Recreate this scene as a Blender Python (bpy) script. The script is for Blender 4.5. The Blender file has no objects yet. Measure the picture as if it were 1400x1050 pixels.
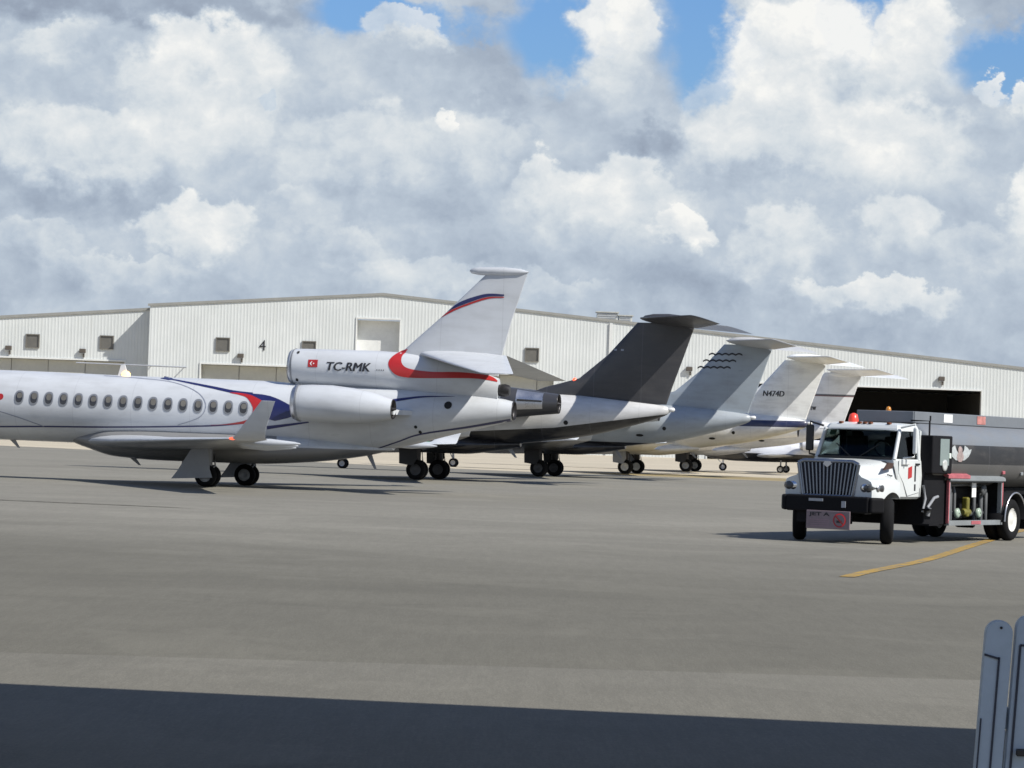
import bpy, bmesh, math, random
from mathutils import Vector, Matrix
random.seed(7)
scene = bpy.context.scene
COL = scene.collection
R = math.radians

# ------------------------------------------------------------------ helpers
def pchip(pts):
    xs = [p[0] for p in pts]; ys = [p[1] for p in pts]; n = len(xs)
    h = [xs[i+1]-xs[i] for i in range(n-1)]; d = [(ys[i+1]-ys[i])/h[i] for i in range(n-1)]
    m = [0.0]*n
    for i in range(1, n-1):
        if d[i-1]*d[i] > 0:
            w1 = 2*h[i]+h[i-1]; w2 = h[i]+2*h[i-1]
            m[i] = (w1+w2)/(w1/d[i-1]+w2/d[i])
    m[0] = d[0]; m[-1] = d[-1]
    def f(x):
        if x <= xs[0]: return ys[0]
        if x >= xs[-1]: return ys[-1]
        i = 0
        while x > xs[i+1]: i += 1
        t = (x-xs[i])/h[i]; t2 = t*t; t3 = t2*t
        return (2*t3-3*t2+1)*ys[i]+(t3-2*t2+t)*h[i]*m[i]+(-2*t3+3*t2)*ys[i+1]+(t3-t2)*h[i]*m[i+1]
    return f

class MB:
    """collects geometry, then links it as ONE mesh object"""
    def __init__(s): s.v=[]; s.f=[]; s.m=[]; s.sm=[]
    def add(s, vs, fs, m=0, smooth=False):
        o=len(s.v); s.v += [tuple(v) for v in vs]
        for f in fs:
            s.f.append([i+o for i in f]); s.m.append(m); s.sm.append(smooth)
        return s
    def box(s, c, d, m=0, rot=None, taper=(1,1)):
        x,y,z=d[0]/2,d[1]/2,d[2]/2
        vs=[]
        for k in (-1,1):
            tx,ty=(taper if k>0 else (1,1))
            vs += [Vector((-x*tx,-y*ty,k*z)),Vector((x*tx,-y*ty,k*z)),Vector((x*tx,y*ty,k*z)),Vector((-x*tx,y*ty,k*z))]
        if rot is not None: vs=[rot@v for v in vs]
        vs=[v+Vector(c) for v in vs]
        return s.add(vs,[(3,2,1,0),(4,5,6,7),(0,1,5,4),(1,2,6,5),(2,3,7,6),(3,0,4,7)],m)
    def bbox(s, c, d, b=0.02, m=0, rot=None):
        """bevelled box"""
        bm=bmesh.new(); bmesh.ops.create_cube(bm,size=1)
        bmesh.ops.scale(bm,vec=Vector(d),verts=bm.verts)
        bmesh.ops.bevel(bm,geom=bm.edges[:],offset=b,segments=3,profile=.5,affect='EDGES')
        vs=[v.co.copy() for v in bm.verts]; 
        if rot is not None: vs=[rot@v for v in vs]
        for i,v in enumerate(bm.verts): v.index=i
        fs=[[v.index for v in f.verts] for f in bm.faces]; bm.free()
        return s.add([v+Vector(c) for v in vs],fs,m,False)
    def rings(s, rs, m=0, closed=True, cap=(True,True), smooth=True, mats=None):
        n=len(rs[0]); vs=[p for r in rs for p in r]; o=len(s.v)
        s.v += [tuple(p) for p in vs]
        for i in range(len(rs)-1):
            for j in range(n if closed else n-1):
                k=(j+1)%n
                s.f.append([o+i*n+j,o+i*n+k,o+(i+1)*n+k,o+(i+1)*n+j]); s.m.append(mats[i] if mats else m); s.sm.append(smooth)
        for e,i in ((0,0),(1,len(rs)-1)):
            if cap[e]: s.add(rs[i],[list(range(n))],mats[min(i,len(mats)-1)] if mats else m,False)
        return s
    def lathe(s, prof, c=(0,0,0), axis='x', seg=32, m=0, mats=None, cap=(False,False), drift=None, squash=1.0):
        rs=[]
        for (a,r) in prof:
            ring=[]
            dz = drift(a) if drift else 0
            for j in range(seg):
                t=2*math.pi*j/seg; p,q=r*math.cos(t)*squash,r*math.sin(t)
                if axis=='x': ring.append((c[0]+a,c[1]+p,c[2]+q+dz))
                elif axis=='y': ring.append((c[0]+p,c[1]+a,c[2]+q))
                else: ring.append((c[0]+p,c[1]+q,c[2]+a))
            rs.append(ring)
        return s.rings(rs,m,True,cap,True,mats)
    def tube(s, pts, r, seg=8, m=0, cap=True):
        pts=[Vector(p) for p in pts]; rs=[]
        rr = r if isinstance(r,(list,tuple)) else [r]*len(pts)
        for i,p in enumerate(pts):
            t=(pts[min(i+1,len(pts)-1)]-pts[max(i-1,0)]).normalized()
            u=t.cross(Vector((0,0,1)))
            if u.length<.05: u=t.cross(Vector((0,1,0)))
            u.normalize(); w=t.cross(u)
            rs.append([p+(u*math.cos(2*math.pi*j/seg)+w*math.sin(2*math.pi*j/seg))*rr[i] for j in range(seg)])
        return s.rings(rs,m,True,(cap,cap),True)
    def prism(s, poly, off, m=0):
        """poly: list of Vectors, extruded by vector off"""
        n=len(poly); off=Vector(off); vs=[Vector(p) for p in poly]+[Vector(p)+off for p in poly]
        return s.add(vs,[list(range(n))[::-1],list(range(n,2*n))]+[(i,(i+1)%n,(i+1)%n+n,i+n) for i in range(n)],m)
    def build(s, name, mats, parent=None, recalc=True, loc=None):
        me=bpy.data.meshes.new(name); me.from_pydata(s.v,[],s.f)
        for mt in (mats if isinstance(mats,(list,tuple)) else [mats]): me.materials.append(mt)
        me.polygons.foreach_set('material_index',s.m); me.polygons.foreach_set('use_smooth',s.sm)
        if recalc:
            bm=bmesh.new(); bm.from_mesh(me); bmesh.ops.recalc_face_normals(bm,faces=bm.faces); bm.to_mesh(me); bm.free()
        me.update()
        o=bpy.data.objects.new(name,me); COL.objects.link(o)
        if parent is not None: o.parent=parent
        if loc is not None: o.location=loc
        return o

def thing(name, label, cat, loc=(0,0,0), rz=0.0, group=None):
    o=bpy.data.objects.new(name,None); COL.objects.link(o); o.location=loc; o.rotation_euler=(0,0,rz)
    o.empty_display_size=.5
    return tag(o,label,cat,group)
def tag(o,label,cat,group=None):
    o['label']=label; o['category']=cat
    if group: o['group']=group
    return o
def structure(o): o['kind']='structure'; return o

# ------------------------------------------------------------------ materials
def newmat(name):
    m=bpy.data.materials.new(name); m.use_nodes=True; nt=m.node_tree
    return m,nt,nt.nodes['Principled BSDF']
class NT:
    def __init__(s,nt): s.nt=nt
    def n(s,t,**k):
        x=s.nt.nodes.new(t)
        for a,b in k.items(): setattr(x,a,b)
        return x
    def put(s,sock,v):
        if isinstance(v,bpy.types.NodeSocket): s.nt.links.new(v,sock)
        elif v is not None:
            try: sock.default_value=v
            except Exception: sock.default_value=tuple(v)+(1,) if len(v)==3 else v
    def m(s,op,a,b=None,c=None,clamp=False):
        x=s.n('ShaderNodeMath',operation=op,use_clamp=clamp)
        s.put(x.inputs[0],a); s.put(x.inputs[1],b); s.put(x.inputs[2],c)
        return x.outputs[0]
    def vm(s,op,a,b=None,scale=None):
        x=s.n('ShaderNodeVectorMath',operation=op); s.put(x.inputs[0],a); s.put(x.inputs[1],b)
        if scale is not None: s.put(x.inputs['Scale'],scale)
        return x.outputs['Vector']
    def mix(s,f,a,b):
        x=s.n('ShaderNodeMix',data_type='RGBA'); s.put(x.inputs[0],f); s.put(x.inputs[6],a); s.put(x.inputs[7],b)
        return x.outputs[2]
    def ss(s,v,lo,hi,a=0.,b=1.):
        x=s.n('ShaderNodeMapRange',interpolation_type='SMOOTHSTEP'); s.put(x.inputs[0],v); s.put(x.inputs[1],lo); s.put(x.inputs[2],hi); s.put(x.inputs[3],a); s.put(x.inputs[4],b)
        return x.outputs[0]
    def noise(s,vec,scale,detail=4,rough=.55,dist=0.,**k):
        x=s.n('ShaderNodeTexNoise',**k); s.put(x.inputs['Vector'],vec); s.put(x.inputs['Scale'],scale); s.put(x.inputs['Detail'],detail); s.put(x.inputs['Roughness'],rough); s.put(x.inputs['Distortion'],dist)
        return x.outputs[0]
    def comb(s,x,y,z):
        c=s.n('ShaderNodeCombineXYZ'); s.put(c.inputs[0],x); s.put(c.inputs[1],y); s.put(c.inputs[2],z); return c.outputs[0]
    def sep(s,v):
        c=s.n('ShaderNodeSeparateXYZ'); s.put(c.inputs[0],v); return c.outputs
    def obj(s): return s.n('ShaderNodeTexCoord').outputs['Object']
    def bump(s,h,strength,dist): 
        b=s.n('ShaderNodeBump'); s.put(b.inputs['Height'],h); s.put(b.inputs['Strength'],strength); s.put(b.inputs['Distance'],dist); return b.outputs[0]

def mat(name,col,rough=.5,metal=0.,coat=0.,dirt=.12,scale=1.5,emit=None,bump=0.,spec=.5):
    """painted / metal / rubber surface with a little uneven wear"""
    m,nt,p=newmat(name); t=NT(nt); v=t.obj()
    n1=t.noise(v,scale,6,.6); n2=t.noise(v,scale*9,3,.6)
    f=t.m('ADD',t.m('MULTIPLY',n1,.7),t.m('MULTIPLY',n2,.3))
    f=t.ss(f,.35,.7)
    dark=tuple(c*(1-dirt) for c in col)
    t.put(p.inputs['Base Color'],t.mix(f,dark+(1,),tuple(col)+(1,)))
    t.put(p.inputs['Roughness'],t.ss(n1,.3,.7,max(rough-.06,.02),min(rough+.08,1)))
    p.inputs['Metallic'].default_value=metal; p.inputs['Coat Weight'].default_value=coat; p.inputs['Coat Roughness'].default_value=.12
    p.inputs['Specular IOR Level'].default_value=spec
    if bump: t.put(p.inputs['Normal'],t.bump(n2,bump,.02))
    if emit:
        p.inputs['Emission Color'].default_value=tuple(emit[0])+(1,); p.inputs['Emission Strength'].default_value=emit[1]
    return m

def paint(name,col,rules=(),rough=.32,coat=.25,grime=.1):
    """airframe paint: rules = (colour,[(x0,z0,slope)...],'above'|'below'|'band',extra) laid out in the aircraft's own x / z"""
    m,nt,p=newmat(name); t=NT(nt); v=t.obj(); x,y,z=t.sep(v)
    n1=t.noise(v,.8,5,.6); streak=t.noise(t.vm('MULTIPLY',v,(.7,3.,3.)),1.2,5,.6)
    c=tuple(col)+(1,)
    for (rc,lines,mode) in rules:
        ls=[t.m('MULTIPLY_ADD',t.m('SUBTRACT',x,l[0]),l[2],l[1]) for l in lines]
        if mode=='band':
            f=t.m('MULTIPLY',t.m('GREATER_THAN',z,ls[0]),t.m('LESS_THAN',z,ls[1]))
        else:
            e=ls[0]
            for q in ls[1:]: e=t.m('MAXIMUM',e,q)
            f=t.m('GREATER_THAN' if mode=='above' else 'LESS_THAN',z,e)
        c=t.mix(f,c,tuple(rc)+(1,))
    fr=t.m('ABSOLUTE',t.m('SUBTRACT',t.m('FRACT',t.m('MULTIPLY',x,.47)),.5)); c=t.mix(t.ss(fr,.006,.0,0,.35),c,(.22,.22,.24,1))
    g=t.ss(t.m('ADD',t.m('MULTIPLY',n1,.5),t.m('MULTIPLY',streak,.5)),.42,.7,0,grime*3)
    c=t.mix(g,c,(.16,.15,.14,1)) if grime else c
    t.put(p.inputs['Base Color'],c); t.put(p.inputs['Roughness'],t.ss(streak,.3,.7,rough-.05,rough+.12))
    p.inputs['Coat Weight'].default_value=coat; p.inputs['Coat Roughness'].default_value=.15
    t.put(p.inputs['Normal'],t.bump(t.noise(v,1.4,2,.5),.06,.05))
    return m

M={}
M['white']=mat('white_gloss_paint',(.8,.8,.79),.32,coat=.25,dirt=.06)
M['jetwhite']=paint('airliner_white_paint',(.535,.555,.58),grime=.07)
M['wingshade']=paint('wing_shade_paint',(.36,.37,.38),grime=.08)  # darker tone painted on the trijet's wing undersides in place of shade
M['red']=mat('red_paint',(.42,.02,.02),.35,coat=.2)
M['navy']=mat('navy_paint',(.016,.02,.1),.35,coat=.2)
M['black']=mat('black_paint',(.018,.018,.02),.42)
M['rubber']=mat('tyre_rubber',(.014,.014,.015),.85,dirt=.3,scale=6,spec=.12)
M['rim']=mat('wheel_rim_metal',(.42,.42,.42),.45,metal=.5,dirt=.35)
M['whiterim']=mat('white_wheel_rim',(.75,.74,.7),.5,dirt=.2)
M['metal']=mat('bare_aluminium',(.6,.6,.62),.32,metal=.9,dirt=.2)
M['chrome']=mat('polished_chrome',(.8,.8,.82),.13,metal=1.,dirt=.06)
M['strut']=mat('grey_gear_paint',(.3,.31,.33),.45,dirt=.3)
M['darkmetal']=mat('dark_burnt_metal',(.05,.048,.05),.4,metal=.6,dirt=.3)
M['darkrim']=mat('dark_wheel_rim',(.08,.08,.085),.5,dirt=.3)
M['hole']=mat('dark_cavity',(.01,.01,.011),.7)
M['doorgrey']=mat('grey_door_paint',(.36,.38,.42),.4,dirt=.15)
M['pane']=mat('cabin_window_pane',(.03,.03,.035),.08,spec=.8,dirt=.3,scale=5)
M['paneglint']=mat('pane_reflection_tan',(.17,.16,.14),.4,dirt=.3,scale=3)
M['windowrim']=mat('window_surround',(.26,.27,.29),.35,metal=.3)
M['letter']=mat('lettering_black',(.02,.02,.025),.5)
M['thin']=mat('thin_grey_line_paint',(.25,.27,.33),.4)

# ------------------------------------------------------------------ surfaces that carry decals
class Body:
    """loft along x from stations (x, top, bottom, half width[, squareness])"""
    def __init__(s,st):
        st=sorted(st); s.x0,s.x1=st[0][0],st[-1][0]
        s.top=pchip([(a[0],a[1]) for a in st]); s.bot=pchip([(a[0],a[2]) for a in st]); s.ry=pchip([(a[0],a[3]) for a in st])
        s.n=pchip([(a[0],a[4] if len(a)>4 else 2.) for a in st])
    def y(s,x,z):
        if x<s.x0 or x>s.x1: return -1
        t,b=s.top(x),s.bot(x); k=abs((z-(t+b)/2)/((t-b)/2)); n=s.n(x)
        return s.ry(x)*(1-k**n)**(1/n) if k<1 else -1
    def mesh(s,mb,nx=90,seg=48,m=0,cap=(True,True),xs=None):
        rs=[]
        if xs is None: xs=[s.x0+(s.x1-s.x0)*(.5-.5*math.cos(math.pi*(i/nx)**1.0))*.4+(s.x1-s.x0)*i/nx*.6 for i in range(nx+1)]
        for x in xs:
            t,b,w,n=s.top(x),s.bot(x),s.ry(x),s.n(x); r=[]
            for j in range(seg):
                a=2*math.pi*j/seg; c,q=math.cos(a),math.sin(a)
                r.append((x,w*math.copysign(abs(c)**(2/n),c),(t+b)/2+(t-b)/2*math.copysign(abs(q)**(2/n),q)))
            rs.append(r)
        return mb.rings(rs,m,True,cap,True)
def foil(c,T): return 5*T*(.2969*math.sqrt(max(c,0))-.126*c-.3516*c*c+.2843*c**3-.1036*c**4)
def lifting(mb,secs,m=0,n=14):
    """secs: (LE, TE, thickness ratio, thickness axis)"""
    rs=[]
    cs=[.5-.5*math.cos(math.pi*i/n) for i in range(n+1)]
    for (le,te,T,up) in secs:
        le,te,up=Vector(le),Vector(te),Vector(up).normalized(); ch=(te-le).length
        r=[le+(te-le)*c+up*(foil(c,T)*ch) for c in cs[::-1]]+[le+(te-le)*c-up*(foil(c,T)*ch) for c in cs[1:-1]]
        rs.append(r)
    return mb.rings(rs,m)
class Fin:
    def __init__(s,secs): s.s=secs      # (z, xLE, xTE, T), upward
    def at(s,z):
        for a,b in zip(s.s,s.s[1:]):
            if a[0]<=z<=b[0]:
                t=(z-a[0])/(b[0]-a[0]); return [a[i]+(b[i]-a[i])*t for i in range(4)]
        return None
    def y(s,x,z):
        q=s.at(z)
        if not q: return -1
        c=(q[1]-x)/(q[1]-q[2])
        return foil(c,q[3])*(q[1]-q[2]) if 0<=c<=1 else -1
    def mesh(s,mb,m=0):
        return lifting(mb,[((a[1],0,a[0]),(a[2],0,a[0]),a[3],(0,1,0)) for a in s.s],m)
class Multi:
    def __init__(s,*b): s.b=b
    def y(s,x,z): return max(q.y(x,z) for q in s.b)
class Shift:
    def __init__(s,b,dy): s.b=b; s.d=dy
    def y(s,x,z):
        q=s.b.y(x,z); return q+s.d if q>=0 else -1
def resample(p,n):
    """smooth curve through the points, n+1 samples by arc length"""
    q=[]
    for i in range(len(p)-1):
        a,b,c,d=p[max(i-1,0)],p[i],p[i+1],p[min(i+2,len(p)-1)]
        for k in range(12):
            t=k/12; q.append(tuple(.5*((2*b[j])+(-a[j]+c[j])*t+(2*a[j]-5*b[j]+4*c[j]-d[j])*t*t+(-a[j]+3*b[j]-3*c[j]+d[j])*t**3) for j in (0,1)))
    q.append(p[-1]); L=[0]
    for a,b in zip(q,q[1:]): L.append(L[-1]+math.hypot(b[0]-a[0],b[1]-a[1]))
    out=[]; i=0
    for k in range(n+1):
        s=L[-1]*k/n
        while i<len(L)-2 and L[i+1]<s: i+=1
        t=(s-L[i])/max(L[i+1]-L[i],1e-9); out.append((q[i][0]+(q[i+1][0]-q[i][0])*t,q[i][1]+(q[i+1][1]-q[i][1])*t))
    return out
def ribbon(mb,surf,a,b,n=40,k=6,off=.01,m=0,side=1):
    A,B=resample(a,n),resample(b,n); rs=[]
    for p,q in zip(A,B):
        r=[]
        for j in range(k+1):
            x=p[0]+(q[0]-p[0])*j/k; z=p[1]+(q[1]-p[1])*j/k
            r.append((x,side*(max(surf.y(x,z),0)+off),z))
        rs.append(r)
    return mb.rings(rs,m,False,(False,False))
def line(mb,surf,p,w,**k):
    P=resample(p,40); N=len(P)-1
    a,b=[],[]
    for i,q in enumerate(P):
        t=Vector(P[min(i+1,N)])-Vector(P[max(i-1,0)]); t.normalize()
        ww=(w(i/N) if callable(w) else w)/2
        a.append((q[0]-t[1]*ww,q[1]+t[0]*ww)); b.append((q[0]+t[1]*ww,q[1]-t[0]*ww))
    return ribbon(mb,surf,a,b,n=40,k=3,**k)
def disc(mb,surf,c,rx,rz,off=.01,m=0,n=24,power=2.5,r0=0.,k=4,side=1):
    rs=[]
    for i in range(k+1):
        f=max(r0+(1-r0)*i/k,.02); r=[]
        for j in range(n):
            a=2*math.pi*j/n; cc,q=math.cos(a),math.sin(a)
            x=c[0]+rx*f*math.copysign(abs(cc)**(2/power),cc); z=c[1]+rz*f*math.copysign(abs(q)**(2/power),q)
            r.append((x,side*(max(surf.y(x,z),0)+off),z))
        rs.append(r)
    return mb.rings(rs,m,True,(r0==0,False))
def text_shape(s,size,shear=0.,bold=0.):
    cu=bpy.data.curves.new('lettering','FONT'); cu.body=s; cu.size=size; cu.shear=shear; cu.offset=bold; cu.resolution_u=3
    o=bpy.data.objects.new('lettering',cu); COL.objects.link(o)
    dg=bpy.context.evaluated_depsgraph_get(); me=bpy.data.meshes.new_from_object(o.evaluated_get(dg))
    bm=bmesh.new(); bm.from_mesh(me); bmesh.ops.triangulate(bm,faces=bm.faces)
    bmesh.ops.subdivide_edges(bm,edges=[e for e in bm.edges if e.calc_length()>size*.12],cuts=3,use_grid_fill=True)
    bmesh.ops.triangulate(bm,faces=bm.faces)
    for i,v in enumerate(bm.verts): v.index=i
    vs=[(v.co.x,v.co.y) for v in bm.verts]; fs=[[v.index for v in f.verts] for f in bm.faces]
    bm.free(); bpy.data.objects.remove(o); bpy.data.meshes.remove(me); bpy.data.curves.remove(cu)
    x0=min(v[0] for v in vs); x1=max(v[0] for v in vs); y0=min(v[1] for v in vs); y1=max(v[1] for v in vs)
    return [((v[0]-x0)/(x1-x0),(v[1]-y0)/(y1-y0)) for v in vs],fs
def letters(mb,surf,s,xa,xb,za,zb,off=.012,m=0,shear=0.,slope=0.,bold=0.):
    vs,fs=text_shape(s,1.,shear)
    for i,dx in enumerate((0,) if not bold else (-bold,0,bold)):     # heavier strokes: the same letters side by side, each a hair further out
        out=[]
        for u,v in vs:
            x=xa+(xb-xa)*u+dx; z=za+(zb-za)*v+slope*u; out.append((x,max(surf.y(x,z),0)+off+.002*i,z))
        mb.add(out,fs,m)
    return mb

def wheel(name,parent,c,r,w,rim=None,seg=28,steer=0.):
    """tyre with a rim of its own, axle along y"""
    at=c; c=(0,0,0); h=w/2; t=MB().lathe([(-h*.8,r*.56),(-h,r*.66),(-h,r*.86),(-h*.72,r*.97),(-h*.3,r),(h*.3,r),(h*.72,r*.97),(h,r*.86),(h,r*.66),(h*.8,r*.56)],c,'y',seg)
    o=t.build(name,M['rubber'],parent,loc=at); o.rotation_euler=(0,0,steer)
    d=MB().lathe([(-h*.7,.02),(-h*.55,r*.3),(-h*.62,r*.52),(-h*.82,r*.575),(-h*.7,r*.6),(h*.7,r*.6),(h*.82,r*.575),(h*.62,r*.52),(h*.5,r*.3),(h*.75,r*.16),(h*.75,.02)],c,'y',seg,cap=(True,True))
    d.build('rim',rim or M['rim'],o)
    return o

# ------------------------------------------------------------------ place: camera constants (metres; the camera stands at x=0,y=0)
HEAD=math.pi-R(12.3)             # noses point left and slightly away: local +X -> (-cos, sin)

def gear_main(root,side,y,r,w,topz,doormat,doorshape,strutmat,rim=None):
    g=MB(); 
    g.tube([(0.05,side*y,topz),(0.02,side*y,r+.15),(0,side*y,r)],[.2,.17,.1],10)
    g.tube([(.55,side*y,topz-.05),(.05,side*y,r+.3)],.05,8)
    g.tube([(-.04,side*(y-.33),r),(-.04,side*(y+.33),r)],.06,8)
    g.tube([(-.18,side*y,topz-.2),(-.25,side*y,r+.35),(-.05,side*y,r+.12)],.035,6)
    go=g.build('main_gear',strutmat,root)
    for k in (-1,1): wheel('wheel',go,(0,side*y+k*.24,r),r,w,rim)
    d=MB(); yy=side*(y+.46)
    d.prism([Vector((p[0],yy,p[1])) for p in doorshape],(0,-side*.035,0))
    d.build('gear_door',doormat,go)
    return go
def gear_nose(root,x,r,topz):
    g=MB(); g.tube([(x+.12,0,topz),(x,0,r)],[.08,.06],10); g.tube([(x+.7,0,topz),(x+.05,0,r+.25)],.035,6)
    g.tube([(x,-.2,r),(x,.2,r)],.035,8)
    go=g.build('nose_gear',M['strut'],root)
    for k in (-1,1): wheel('wheel',go,(x,k*.16,r),r,.17)
    d=MB()
    for k in (-1,1): d.box((x+.3,k*.3,topz-.12),(1.0,.025,.35))
    d.build('gear_door',M['jetwhite'],go)
def nacelle(root,prof,c,mats,names,drift=None,seg=40):
    """prof: outer profile (x,r) front to back; hollow at both ends"""
    x0,r0=prof[0]; x1,r1=prof[-1]
    o=MB().lathe(prof,c,'x',seg,drift=drift).build('engine_nacelle',mats[0],root)
    dz=drift or (lambda a:0)
    lip=MB().lathe([(x0-.1,r0*1.05+.008),(x0,r0+.004),(x0+.05,r0*.95),(x0,r0*.88),(x0-.25,r0*.85)],(c[0],c[1],c[2]+dz(x0)),'x',seg).build('intake_lip',mats[1],o)
    MB().lathe([(x0-.10,r0*1.05+.014),(x0-.17,r0*1.075+.014)],(c[0],c[1],c[2]+dz(x0)),'x',seg).build('lip_band',M['strut'],o)
    MB().lathe([(x0-.2,r0*.86),(x0-.9,r0*.8),(x0-.9,.02)],(c[0],c[1],c[2]+dz(x0)),'x',seg).build('intake_duct',M['hole'],o)
    MB().lathe([(x0-.55,.02),(x0-.65,.1),(x0-.88,.2)],(c[0],c[1],c[2]+dz(x0)),'x',16).build('spinner',M['darkmetal'],o)
    MB().lathe([(x1,r1),(x1-.04,r1*.97),(x1+.05,r1*.9),(x1+.8,r1*.85),(x1+.8,.02)],(c[0],c[1],c[2]+dz(x1)),'x',seg).build('exhaust_nozzle',mats[2],o)
    MB().lathe([(x1+.6,r1*.45),(x1+.1,r1*.3),(x1-.12,.02)],(c[0],c[1],c[2]+dz(x1)),'x',20).build('exhaust_cone',M['darkmetal'],o)
    return o

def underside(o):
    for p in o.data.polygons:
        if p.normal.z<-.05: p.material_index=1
# ================================================================== the trijet in front
def build_trijet():
    root=thing('trijet','white three-engined jet with red and navy swooshes, nearest the camera','jet',(-9.74,101.5,0),HEAD)
    W=M['jetwhite']
    fus=Body([(14.4,2.27,2.2,.03),(14.2,2.52,2.0,.26),(13.6,2.85,1.75,.52),(12.6,3.27,1.55,.86),(11.4,3.62,1.42,1.1),(10,3.76,1.35,1.21),(8.5,3.78,1.33,1.23),(3,3.71,1.3,1.23),(-1,3.69,1.28,1.23),(-3,3.62,1.28,1.22),(-5,3.6,1.36,1.13),(-6.4,3.58,1.62,1.0),(-8,3.5,2.06,.78),(-9.4,3.38,2.42,.52),(-10.05,3.25,2.62,.33)])
    nf=MB(); fus.mesh(nf,130,56,cap=(False,True)); F=nf.build('fuselage',W,root)
    fair=Body([(5.9,1.55,1.4,.15),(5.2,1.75,1.17,.75),(4,1.95,.88,1.2,2.4),(2.2,1.95,.8,1.33,2.6),(-.9,1.95,.81,1.33,2.6),(-3,1.9,.94,1.2,2.4),(-4.6,1.75,1.16,.85),(-5.9,1.62,1.45,.2)])
    nb=MB(); fair.mesh(nb,60,40); nb.build('belly_fairing',paint('belly_shade_paint',(.53,.56,.6),[((.20,.20,.20),[(0,1.43,0),(-2.2,1.43,2.)],'below')],grime=.1),root)  # dark lower part paints in the shade below the wing
    duct=Body([(-2.22,4.81,3.62,.59),(-2.3,4.83,3.6,.62),(-3,4.84,3.56,.64),(-5,4.84,3.5,.63),(-6.2,4.8,3.4,.56),(-7.5,4.6,3.2,.46),(-8.6,4.3,3.1,.36),(-9.52,4.02,3.1,.27)])
    nd=MB(); duct.mesh(nd,60,40,cap=(True,False)); D=nd.build('centre_engine_duct',W,root)
    MB().lathe([(-.12,.6),(0,.59),(.06,.55),(.0,.5),(-.3,.48)],(-2.2,0,4.215),'x',36).build('intake_lip',M['metal'],D)
    MB().lathe([(-.1,.49),(-1.1,.46),(-1.1,.02)],(-2.2,0,4.215),'x',36).build('intake_duct',M['hole'],D)
    MB().lathe([(.004,.606),(-.06,.632)],(-2.26,0,4.215),'x',40).build('lip_band',M['strut'],D)
    MB().box((-3.6,0,3.68),(2.4,.5,.3)).build('duct_pylon',W,D)
    MB().lathe([(0,.33),(-.05,.31),(.1,.28),(.5,.25),(.5,.02)],(-10.05,0,2.935),'x',30).build('exhaust_nozzle',M['darkmetal'],F)
    MB().lathe([(.3,.02),(.06,.2),(-.15,.22),(-.3,.17)],(-9.6,0,3.62),'x',20,cap=(False,True)).build('auxiliary_exhaust',M['darkmetal'],D)
    fin=Fin([(4.1,-5.4,-9.5,.09),(4.9,-6.15,-9.62,.09),(6.04,-7.4,-9.9,.09),(7.3,-8.68,-10.28,.09),(7.62,-9.0,-10.38,.09)])
    nv=MB(); fin.mesh(nv); FN=nv.build('fin',W,root)
    MB().lathe([(0,.02),(-.08,.09),(-.35,.14),(-1.2,.15),(-1.8,.1),(-2.05,.02)],(-8.36,0,7.66),'x',20).build('fin_tip_fairing',W,FN)
    for s in (1,-1):
        st=MB(); lifting(st,[((-6.7,s*.05,4.8),(-9.75,s*.05,4.8),.08,(0,0,1)),((-8.2,s*2.2,4.45),(-10.35,s*2.2,4.45),.08,(0,0,1)),((-9.85,s*4.35,4.1),(-10.95,s*4.35,4.1),.07,(0,0,1)),((-10.05,s*4.45,4.09),(-10.9,s*4.45,4.09),.04,(0,0,1))])
        so=st.build('horizontal_stabilizer',W,root)
        w=MB(); lifting(w,[((5.2,s*.6,1.40),(-1.6,s*.6,1.34),.085,(0,0,1)),((3.6,s*2,1.43),(-1.55,s*2,1.4),.085,(0,0,1)),((1.0,s*5.5,1.52),(-2.2,s*5.5,1.5),.085,(0,0,1)),((-4.0,s*12.3,1.7),(-5.15,s*12.3,1.7),.08,(0,0,1))])
        wo=w.build('wing',[W,M['wingshade']],root); underside(wo)
        wl=MB(); lifting(wl,[((-4.0,s*12.28,1.7),(-5.15,s*12.28,1.7),.08,(0,0,1)),((-4.14,s*12.52,1.75),(-5.15,s*12.52,1.75),.09,(0,-s*.5,1)),((-4.4,s*12.7,2.0),(-5.2,s*12.7,2.0),.08,(0,-s*1,.4)),((-5.12,s*12.95,2.88),(-5.55,s*12.95,2.88),.07,(0,-s,.2))])
        wi=wl.build('winglet',W,wo)
        MB().lathe([(0.06,.01),(.03,.035),(-.06,.045),(-.12,.03)],(-4.02,s*12.36,1.71),'x',12).build('navigation_light',M['navred'] if s>0 else M['navgreen'],wo)
        for yy in (3.4,6.2,9.0):
            q=MB().lathe([(0,.02),(-.3,.09),(-1.1,.13),(-1.9,.06),(-2.1,.02)],(-yy*.32+.1 - .35,s*yy,1.33+.03*yy),'x',12); q.build('flap_track_fairing',W,wo)
        nacelle(root,[(-2.93,.58),(-3.05,.6),(-3.5,.63),(-4.2,.64),(-5,.6),(-5.7,.5),(-6.33,.335)],(0,s*1.95,2.95),(W,M['metal'],M['darkmetal']),None,drift=lambda a:-.05*max(0,(-4-a)))
        MB().prism([Vector((-3.4,s*.9,2.9)),Vector((-6.0,s*.7,2.9)),Vector((-6.9,s*.7,2.82)),Vector((-6.3,s*1.75,2.82)),Vector((-3.8,s*1.6,2.92))],(0,0,-.16)).build('engine_pylon',W,root)
    gear_main(root,1,2.2,.38,.22,1.4,M['doorgrey'],[(.42,1.35),(-.12,1.35),(-.2,.6),(-.3,.32),(1.15,.24),(.95,.5)],M['strut'])
    gear_main(root,-1,2.2,.38,.22,1.4,M['doorgrey'],[(.42,1.35),(-.12,1.35),(-.2,.6),(-.3,.32),(1.15,.24),(.95,.5)],M['strut'])
    gear_nose(root,10.9,.27,1.5)
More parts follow.
